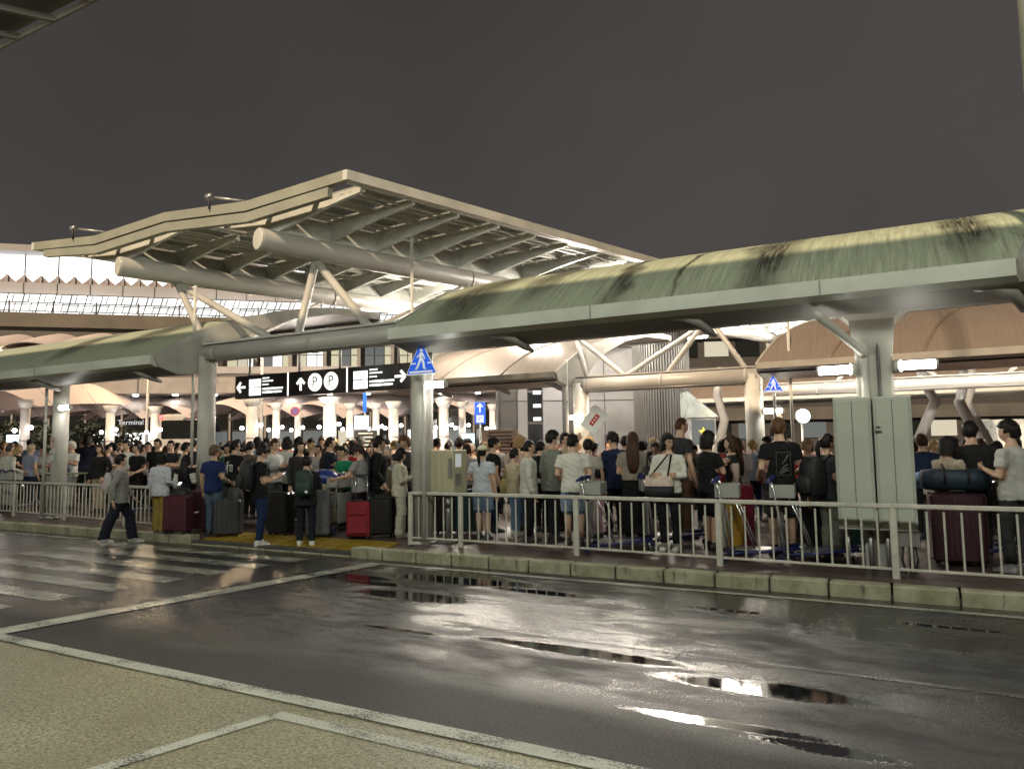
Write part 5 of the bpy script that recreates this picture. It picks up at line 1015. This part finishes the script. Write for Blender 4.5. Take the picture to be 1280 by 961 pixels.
for i in range(15):
    MB().box((-4.0+i*2.1, .25, 7.2), (.22, .5, 1.9)).build('pier', conc, t)
    for j in range(3): MB().box((-3.35+i*2.1+.62*j, .42, 7.15), (.56, .06, 1.75)).build('window_pane', rr.choice([lit_y, lit_y, lit_c, lit_d, lit_b]), t)
    MB().box((-2.95+i*2.1, .37, 7.45), (1.85, .04, .06)).build('transom', mull, t)
# ---- pink membrane vaults and their lamp columns
for i, (px, f, wv, zt) in enumerate([(-30, 27, 3.6, 4.3), (20, 29, 3.4, 4.2), (110, 32, 3.6, 4.3), (160, 33, 3.4, 4.3), (215, 33, 3.4, 4.3), (290, 32, 3.4, 4.2), (345, 33, 3.4, 4.2), (400, 33, 3.4, 4.2), (455, 34, 3.4, 4.2), (555, 34, 3.4, 4.3), (610, 35, 3.4, 4.3)]):
    q = at(px, 556, f); t = thing('membrane_vault', (q.x, q.y, 0), 'pinkish membrane vault lit from below beyond the queue', 'canopy', 'pink membrane vaults', rz=YAW+R(-22)); mb = MB(); n = 10
    V = [((a-.5)*wv*(1.15-.3*b2), b2*6.5-1, zt-1.7+1.65*math.sin(math.pi*(.12+.76*a))*(.65+.35*math.sin(math.pi*b2*.9))+.55*b2) for b2 in np.linspace(0, 1, 7) for a in np.linspace(0, 1, n+1)]
    mb.add(V, [(j*(n+1)+k, j*(n+1)+k+1, (j+1)*(n+1)+k+1, (j+1)*(n+1)+k) for j in range(6) for k in range(n)], smooth=True); mb.build('membrane', memb, t)
    for b2 in (.1, .4, .7): MB().tube([((a-.5)*wv*(1.15-.3*b2), b2*6.5-1, zt-1.74+1.65*math.sin(math.pi*(.12+.76*a))*(.65+.35*math.sin(math.pi*b2*.9))+.55*b2) for a in np.linspace(0, 1, 9)], .035, 6).build('arch_rib', conc, t)
cl_m = mat('white_tiled_column', (.5, .49, .46), .45, var=.1, vs=4)
spots = [(30, 26, .16), (137, 30, .17), (193, 31, .17), (315, 27, .22), (345, 30, .15), (372, 31, .12), (412, 27, .24), (437, 31, .15), (470, 31, .15), (492, 30, .2), (555, 30, .2), (578, 31, .15), (616, 33, .14)]
for i, (px, f, r_) in enumerate(spots):
    q = at(px, 556, f); t = thing('lamp_column', (q.x, q.y, 0), 'white column with twin globe lamps beyond the queue', 'column', 'columns with twin globe lamps', rz=YAW)
    MB().tube([(0, 0, 0), (0, 0, 3.4)], r_, 16).build('shaft', cl_m, t); MB().tube([(0, 0, 2.0), (0, 0, 2.06)], r_*1.06, 16).build('band', conc, t); MB().tube([(0, 0, 3.2), (0, 0, 3.5)], [r_, r_*1.8], 16).build('capital', cl_m, t)
    for s in (-1, 1): MB().ball((s*(r_+.13), -.1, 2.45+.05*s), .075, 10, 7).build('globe', glow('globe_light', (1, .96, .9), 12), t)
    if i % 2 == 0:
        l = bpy.data.lights.new('globe_light', 'POINT'); l.energy = 60; l.color = (1, .86, .80); l.shadow_soft_size = .3; lo = bpy.data.objects.new('globe_light', l); col.objects.link(lo); lo.parent = t; lo.location = (0, -1.4, 2.5)
# ---- dark shop front with lit windows, lettering
p, rz = frame(-40, 40, R(4)); t = thing('shop_front', p, 'dark glazed shop front with bright openings beyond the vaults', 'building', rz=rz); MB().box((17, 2, 2.1), (46, 3, 4.2)).build('body', mat('dark_green_black', (.018, .022, .02), .5, var=.2), t); rr = random.Random(4)
for i in range(22):
    x = -4+i*2.0; MB().box((x, .46, 2.0), (.1, .1, 4)).build('mullion', conc, t); m = lit_a if i in (5, 6, 14, 19) else rr.choice([lit_d, darkg, darkg, lit_d, lit_c])
    MB().box((x+1, .49, 1.5), (1.7, .03, 2.2)).build('window_pane', m, t); MB().box((x+1, .49, 3.2), (1.7, .03, .9)).build('window_pane', darkg, t)
q = at(167, 528, 39.3); lt = text('shop_lettering', 'Terminal 1', .38, (Matrix.Rotation(-rz, 4, 'Z') @ Matrix.Translation(q-p)) @ Matrix.Rotation(rz, 4, 'Z') @ Matrix.Rotation(R(90), 4, 'X'), glow('lettering_glow', (1, 1, 1), .45), t); lt['kind'] = 'stuff'
for px, py, f, w_, h, lab in ((20, 548, 30, .8, .35, 'glowing cyan screen beyond the railing trees'), (452, 528, 26, .55, .55, 'pair of pale blue lit panels above dark notice'), (585, 548, 26, .5, .4, 'white glowing monitor beyond the control box')):
    q = at(px, py, f); t = thing('screen', (q.x, q.y, q.z-h/2), lab, 'screen', rz=YAW); MB().box((0, 0, h/2), (w_, .06, h)).build('casing', dark_m, t); MB().box((0, -.035, h/2), (w_*.94, .01, h*.9)).build('display', lit_t, t); MB().tube([(0, 0, -q.z+h/2), (0, 0, 0)], .03, 8).build('stand', grey_m, t)
# ---- trees behind the crowd
leaf = mat('dark_leaf', (.022, .034, .016), .6, var=.3, vs=6)
for i, (px, f, h, lab) in enumerate(((18, 37, 3.6, 'dark leafy tree beyond the white pole'), (52, 36.5, 3.4, 'dark leafy tree beyond notice column'), (112, 37, 3.5, 'dark leafy tree beyond the table'), (150, 37.5, 3.2, 'dark leafy tree left of the Terminal lettering'))):
    q = at(px, 556, f); t = thing('tree', (q.x, q.y, 0), lab, 'tree'); MB().tube([(0, 0, 0), (.05, 0, 1.2), (0, .05, 2.2)], [.13, .10, .05], 8).build('trunk', mat('bark', (.05, .04, .03), .9), t); rr = random.Random(i); mb = MB()
    for k in range(5): a = k*1.26; MB().tube([(0, 0, 1.2+.15*k), (.6*math.cos(a), .6*math.sin(a), 1.9+.15*k)], [.05, .02], 6).build('limb', MATS['bark'], t)
    for k in range(900):
        d = Vector((rr.gauss(0, 1), rr.gauss(0, 1), rr.gauss(0, 1))).normalized()*(rr.random()**.4); cl_ = .8+.25*math.sin(d.x*7+i)*math.cos(d.z*6); c = Vector((d.x*1.35*cl_, d.y*1.35*cl_, h*.62+d.z*1.25*cl_)); s = rr.uniform(.07, .14); a = Vector((rr.gauss(0, 1), rr.gauss(0, 1), rr.gauss(0, 1))).normalized(); b2 = a.orthogonal().normalized(); mb.add([c-a*s, c+b2*s*.45, c+a*s, c-b2*s*.45], [(0, 1, 2, 3)])
    mb.build('crown', leaf, t)
# ---- coach seen from behind
q = at(226, 556, 40); t = thing('coach', (q.x, q.y, 0), 'white coach seen from behind with red marker lamps', 'bus', rz=YAW+R(6)); cw = mat('coach_white', (.5, .49, .48), .3, var=.04)
MB().rbox((0, 5, 1.95), (2.5, 10, 3.3), .22).build('body', cw, t); MB().rbox((0, -.02, 2.75), (2.1, .1, 1.0), .08).build('rear_window', darkg, t); MB().rbox((0, -.02, 1.2), (1.9, .08, .8), .04).build('engine_door', mat('coach_panel', (.42, .41, .40), .35), t)
for s in (-1, 1): MB().ball((s*1.08, -.02, 3.45), .10, 8, 6).build('marker_lamp', glow('red_lamp', (1, .03, .03), 9), t); MB().box((s*1.12, -.03, 1.3), (.16, .06, .5)).build('tail_lamp', glow('red_dim', (.6, .02, .02), .6), t); MB().tube([(s*1.0-.13, 1.5, .5), (s*1.0+.13, 1.5, .5)], .5, 18).build('wheel', dark_m, t)
MB().box((0, -.04, .72), (.5, .03, .2)).build('number_plate', white_p, t); MB().box((0, -.05, .5), (2.3, .15, .25)).build('bumper', grey_m, t)
# ---- grey panelled block and ribbed cylinder
p, rz = frame(626, 27, R(3)); t = thing('service_block', p, 'grey panelled building block behind the placard', 'building', rz=rz); MB().box((2.6, 1.2, 3.2), (5.4, 2, 6.4)).build('body', conc_d, t)
for a, b2, m in ((0, .62, conc_d), (.66, 1.02, conc), (1.62, 2.35, pinkw), (2.39, 2.75, conc_d), (2.79, 3.95, conc), (3.99, 5.2, conc)):
    for z0, z1 in ((0, 3.25), (3.29, 6.3)): MB().rbox(((a+b2)/2, .17, (z0+z1)/2), (b2-a, .06, z1-z0), .008, n=1).build('wall_panel', m, t)
for z0 in (0.1, 1.3, 2.5, 3.7): MB().box((1.32, .21, z0+.55), (.55, .03, 1.1)).build('window_pane', darkg, t)
for i in range(3): MB().box((1.40, .185, 2.6+.5*i), (.3, .02, .14)).build('window_light', lit_b, t)
MB().rbox((1.95, .12, 1.0), (.4, .04, 2.0), .01, n=1).build('door', conc_d, t)
q = at(829, 556, 25.5); t = thing('ribbed_tower', (q.x, q.y, 0), 'big dark cylinder wrapped in pale vertical ribs', 'tower'); MB().tube([(0, 0, 0), (0, 0, 6.5)], .93, 40).build('drum', mat('drum_dark', (.016, .016, .016), .6), t); fm = MB().box((0, .95, 3.25), (.045, .08, 6.5)).mesh('vertical_rib', mat('rib_pale', (.15, .145, .14), .45, var=.05))
for i in range(64): link('vertical_rib', fm, t, None, i*2*math.pi/64)
# ---- second island furniture seen through the gap
def sign_post(px, py, f, label, build, cat='sign', ph=None):
    q = at(px, py, f); t = thing('sign', (q.x, q.y, q.z), label, cat, rz=YAW); build(t); MB().tube([(0, .06, -q.z), (0, .06, .1)], .03, 8).build('post', paint, t); return t
def f_bluep(t): MB().rbox((0, 0, 0), (.36, .03, .72), .02).build('plate', blue_sign, t); mb = MB(); mb.box((0, -.02, .12), (.05, .006, .22)); mb.build('arrow_stem', sign_lit, t); MB().prism([(-.12, -.023, .20), (.12, -.023, .20), (0, -.023, .33)], (0, 0, 0), (0, .006, 0)).build('arrow_head', sign_lit, t); MB().box((0, -.02, -.2), (.24, .006, .24)).build('white_square', sign_lit, t); text('letter', 'P', .24, Matrix.Translation((0, -.026, -.2)) @ Matrix.Rotation(R(90), 4, 'X'), blue_sign, t)
sign_post(600, 516, 24, 'blue sign with white arrow and letter P', f_bluep)
def f_noentry(t): MB().tube([(0, 0, 0), (0, -.02, 0)], .16, 24, smooth=False).build('ring', mat('sign_red', (.35, .03, .03), .5), t); MB().tube([(0, -.021, 0), (0, -.026, 0)], .12, 24, smooth=False).build('disc', mat('sign_mauve', (.12, .08, .22), .5), t)
sign_post(369, 514, 25, 'round mauve and red no-stopping sign', f_noentry)
def f_ban(t): MB().box((0, 0, 0), (.13, .02, .7)).build('banner', blue_sign, t)
sign_post(456, 503, 26, 'narrow blue hanging banner under the signboard', f_ban)
def f_ped(t): MB().tube([(0, 0, 0), (0, -.07, 0)], .19, 24, smooth=False).build('drum', glow('p_globe', (1, 1, 1), 2.4), t); MB().tube([(0, .02, 0), (0, -.05, 0)], .205, 24, smooth=False).build('rim', paint, t); text('letter', 'P', .30, Matrix.Translation((0, -.075, 0)) @ Matrix.Rotation(R(90), 4, 'X'), black_sign, t)
sign_post(1003, 520, 20, 'round lit sign with black letter P on grey post', f_ped)
def notice(px, py, f, w_, h, m, label, lines=6, lm=dark_m):
    q = at(px, py, f); t = thing('notice_board', (q.x, q.y, 0), label, 'notice board', rz=YAW); MB().rbox((0, 0, q.z), (w_, .05, h), .01, n=1).build('board', m, t)
    for i in range(lines): MB().box((0, -.03, q.z+h*.4-h*.8*i/(lines-1)), (w_*random.uniform(.6, .85), .006, h*.035)).build('printed_line', lm, t)
    for s in (-1, 1): MB().tube([(s*w_*.45, .03, 0), (s*w_*.45, .03, q.z+h/2)], .02, 6).build('leg', grey_m, t)
notice(625, 556, 17.5, .85, .75, mat('peach_notice', (.55, .40, .32), .7), 'peach notice board covered in printed lines beyond black cap', 8); notice(457, 556, 25, .8, 1.0, dark_m, 'dark notice board with white printed lines deep in queue', 7, white_p)
propm = mat('grey_prop_paint', (.17, .165, .16), .5, var=.1)
# lattice of bent props carrying the footbridge at far side
for px, f, lab, pts in ((905, 21, 'bent grey prop pair left of second island column', ((-.55, 0), (.05, 2.3), (-.15, 3.0), (.0, 3.8))), (1165, 18.5, 'bent grey prop leaning toward latched cabinet', ((-.75, .8), (.15, 2.6), (-.1, 3.1), (-.2, 3.6))), (1205, 19, 'bent grey prop leaning away from the cabinets', ((.85, .6), (-.05, 2.6), (.1, 3.1), (.1, 3.6))), (1216, 20, 'thinner bent grey prop behind the leaning pair', ((1.0, .4), (-.1, 2.6), (.1, 3.2), (.1, 3.7)))):
    q = at(px, 556, f); t = thing('bent_prop', (q.x, q.y, 0), lab, 'prop', rz=YAW); MB().tube([(a, 0, z) for a, z in pts], [.12, .13, .12, .11], 12).build('tube', propm, t); MB().ball((pts[1][0], 0, pts[1][1]), .128, 10, 7).build('elbow_joint', propm, t); MB().tube([(pts[0][0], 0, 0), (pts[0][0], 0, max(.05, pts[0][1]))], .16, 12).build('foot', propm, t)
island_roof('vaulted_roof', -14, 24, 'farther pale vaulted roof of the third island', dy=25, dz=.2, roofm=roof_tan, fm=paint)
for x in (-10, -5, 0, 5, 10): column('round_column', x, 34.5, .18, 3.2, 'slim round column under the third island roof')
for o in col.objects:
    if o.get('label') == 'slim round column under the third island roof': o['group'] = 'third island columns'
beam(-3.0, 14, 20.5, 3.0, 'long ivory tube beam behind the cabinet column', [((-1.5, 20.5, 3.15), (-.5, 20.7, 4.3), .05), ((.8, 20.5, 3.15), (-.5, 20.7, 4.3), .05), ((2.2, 20.5, 3.15), (3.6, 20.7, 4.4), .05), ((5, 20.5, 3.15), (3.6, 20.7, 4.4), .05)], r=.16)
for x in (-1.2, 1.6, 4.4, 7.2): batten((x, 18.4, 3.9), (1, .1, 0), 1.6, 'fluorescent batten under tan roof of second island', lamp_warm, 50)
for x in (-18, -14, -10): batten((x, 18.4, 3.9), (1, .1, 0), 1.6, 'fluorescent batten under tan roof left of the second crossing gap', lamp_warm)
for o in col.objects:
    if str(o.get('label', '')).startswith('fluorescent batten under tan roof'): o['group'] = 'battens under the tan roofs'
# dark car-park block closing the view
p, rz = frame(880, 52, R(-6)); t = thing('parking_building', p, 'dark multistorey parking building closing the view behind the islands', 'building', rz=rz); MB().box((16, 4, 6), (60, 7, 12)).build('body', mat('dark_block', (.045, .043, .042), .8, var=.2, vs=.4), t); rr = random.Random(2)
for j in range(3):
    MB().box((16, .4, 3.6+3*j), (60, .3, .9)).build('parapet_band', conc_d, t)
    for i in range(26): MB().box((-12+i*2.2, .45, 2.4+3*j), (1.7, .06, 1.1)).build('opening', rr.choice([lit_d, darkg, darkg, lit_c, lit_d]), t)
# kiosk with lit star ornament, minibus
q = at(880, 556, 22); t = thing('kiosk', (q.x, q.y, 0), 'pale lit glass kiosk with yellow star ornament', 'kiosk', rz=YAW); MB().box((0, .5, 1.2), (.8, .9, 2.4)).build('body', pinkw, t); MB().box((0, .04, 1.95), (.7, .03, .75)).build('glass', lit_d, t); mb = MB()
for k in range(5): a = k*1.257+.3; mb.prism([(.16*math.cos(a), 0, 1.95+.16*math.sin(a)), (.07*math.cos(a+.63), 0, 1.95+.07*math.sin(a+.63)), (0, 0, 1.95), (.07*math.cos(a-.63), 0, 1.95+.07*math.sin(a-.63))], (0, .0, 0), (0, .02, 0))
mb.build('star', glow('star_yellow', (1, .75, .1), .9), t); MB().prism([(-.45, 0, 2.4), (.5, 0, 2.4), (-.45, 0, 3.2)], (0, 0, 0), (0, 1, 0)).build('sloped_top', mat('kiosk_glass', (.4, .45, .43), .3), t)
q = at(1262, 556, 27); t = thing('minibus', (q.x, q.y, 0), 'pale minibus parked beyond the third pole', 'van', rz=YAW+R(70)); vw = mat('van_white', (.45, .47, .47), .3, var=.04)
MB().loft([[Vector((x, y*w_, z)) for y, z in ((-1, .35), (1, .35), (1, zb), (.9, zt), (-.9, zt), (-1, zb))] for x, w_, zb, zt in ((-2.4, .9, 1.0, 1.2), (-1.9, .95, 1.2, 2.1), (-1.4, .95, 1.25, 2.3), (2.4, .95, 1.25, 2.35), (2.5, .9, 1.2, 2.2))], smooth=False).build('body', vw, t)
for s in (-1, 1):
    MB().box((.4, s*.95, 1.65), (3.2, .03, .6)).build('side_window', darkg, t)
    for x in (-1.6, 1.6): MB().tube([(x, s*.8, .35), (x, s*.98, .35)], .35, 16).build('wheel', dark_m, t)
MB().box((-2.02, 0, 1.65), (.1, 1.6, .6), Matrix.Rotation(R(25), 3, 'Y')).build('windscreen', darkg, t)
# terminal canopy on the viewer's side, only its edge in view
t = thing('forecourt_canopy', (-8, 2, 7.4), 'dark overhead canopy with pale beams above the forecourt', 'canopy'); MB().box((0, 3.28, .1), (46, .04, .07)).build('edge_beam', mat('beam_tan', (.10, .085, .072), .5), t)
bd = Vector((-.55, -.83, 0)); RB = Matrix.Rotation(math.atan2(bd.y, bd.x), 3, 'Z')
for i in range(52):
    c = Vector((-21.9+.87*i, 3.25, .1))+bd*7.2; MB().box(c, (14.4, .055, .08), RB).build('beam', mat('beam_brown', (.055, .047, .04), .5), t)
for i in range(12):
    for j in range(6): MB().box((-21.1+i*3.84, 2.2-2.1*j, .2+.014*(i % 2)+.035*(j % 2)), (3.9, 2.14, .012)).build('roof_panel', mat('canopy_panel_dark', (.03, .029, .028), .5), t)
for x in (-20, -10, 12): MB().tube([(x, -9.4, -7.4), (x, -9.4, .1)], .2, 14).build('post', conc_d, t)
for i, x in enumerate(np.linspace(-24, 11, 8)):
    t = thing('canopy_luminaire', (x, 1.2, 7.28), 'white luminaire hung under the forecourt canopy', 'lamp', 'luminaires under the forecourt canopy'); MB().rbox((0, 0, .08), (1.2, .3, .08), .03).build('housing', paint, t); MB().box((0, 0, .035), (1.1, .22, .012)).build('diffuser', glow('luminaire_diffuser', (1, .97, .86), 18), t)
    l = bpy.data.lights.new('luminaire_light', 'POINT'); l.energy = 400 if x > -8 else 200; l.color = (.95, 1, .86); l.shadow_soft_size = .35; lo = bpy.data.objects.new('luminaire_light', l); col.objects.link(lo); lo.parent = t; lo.location = (0, 0, -.35)
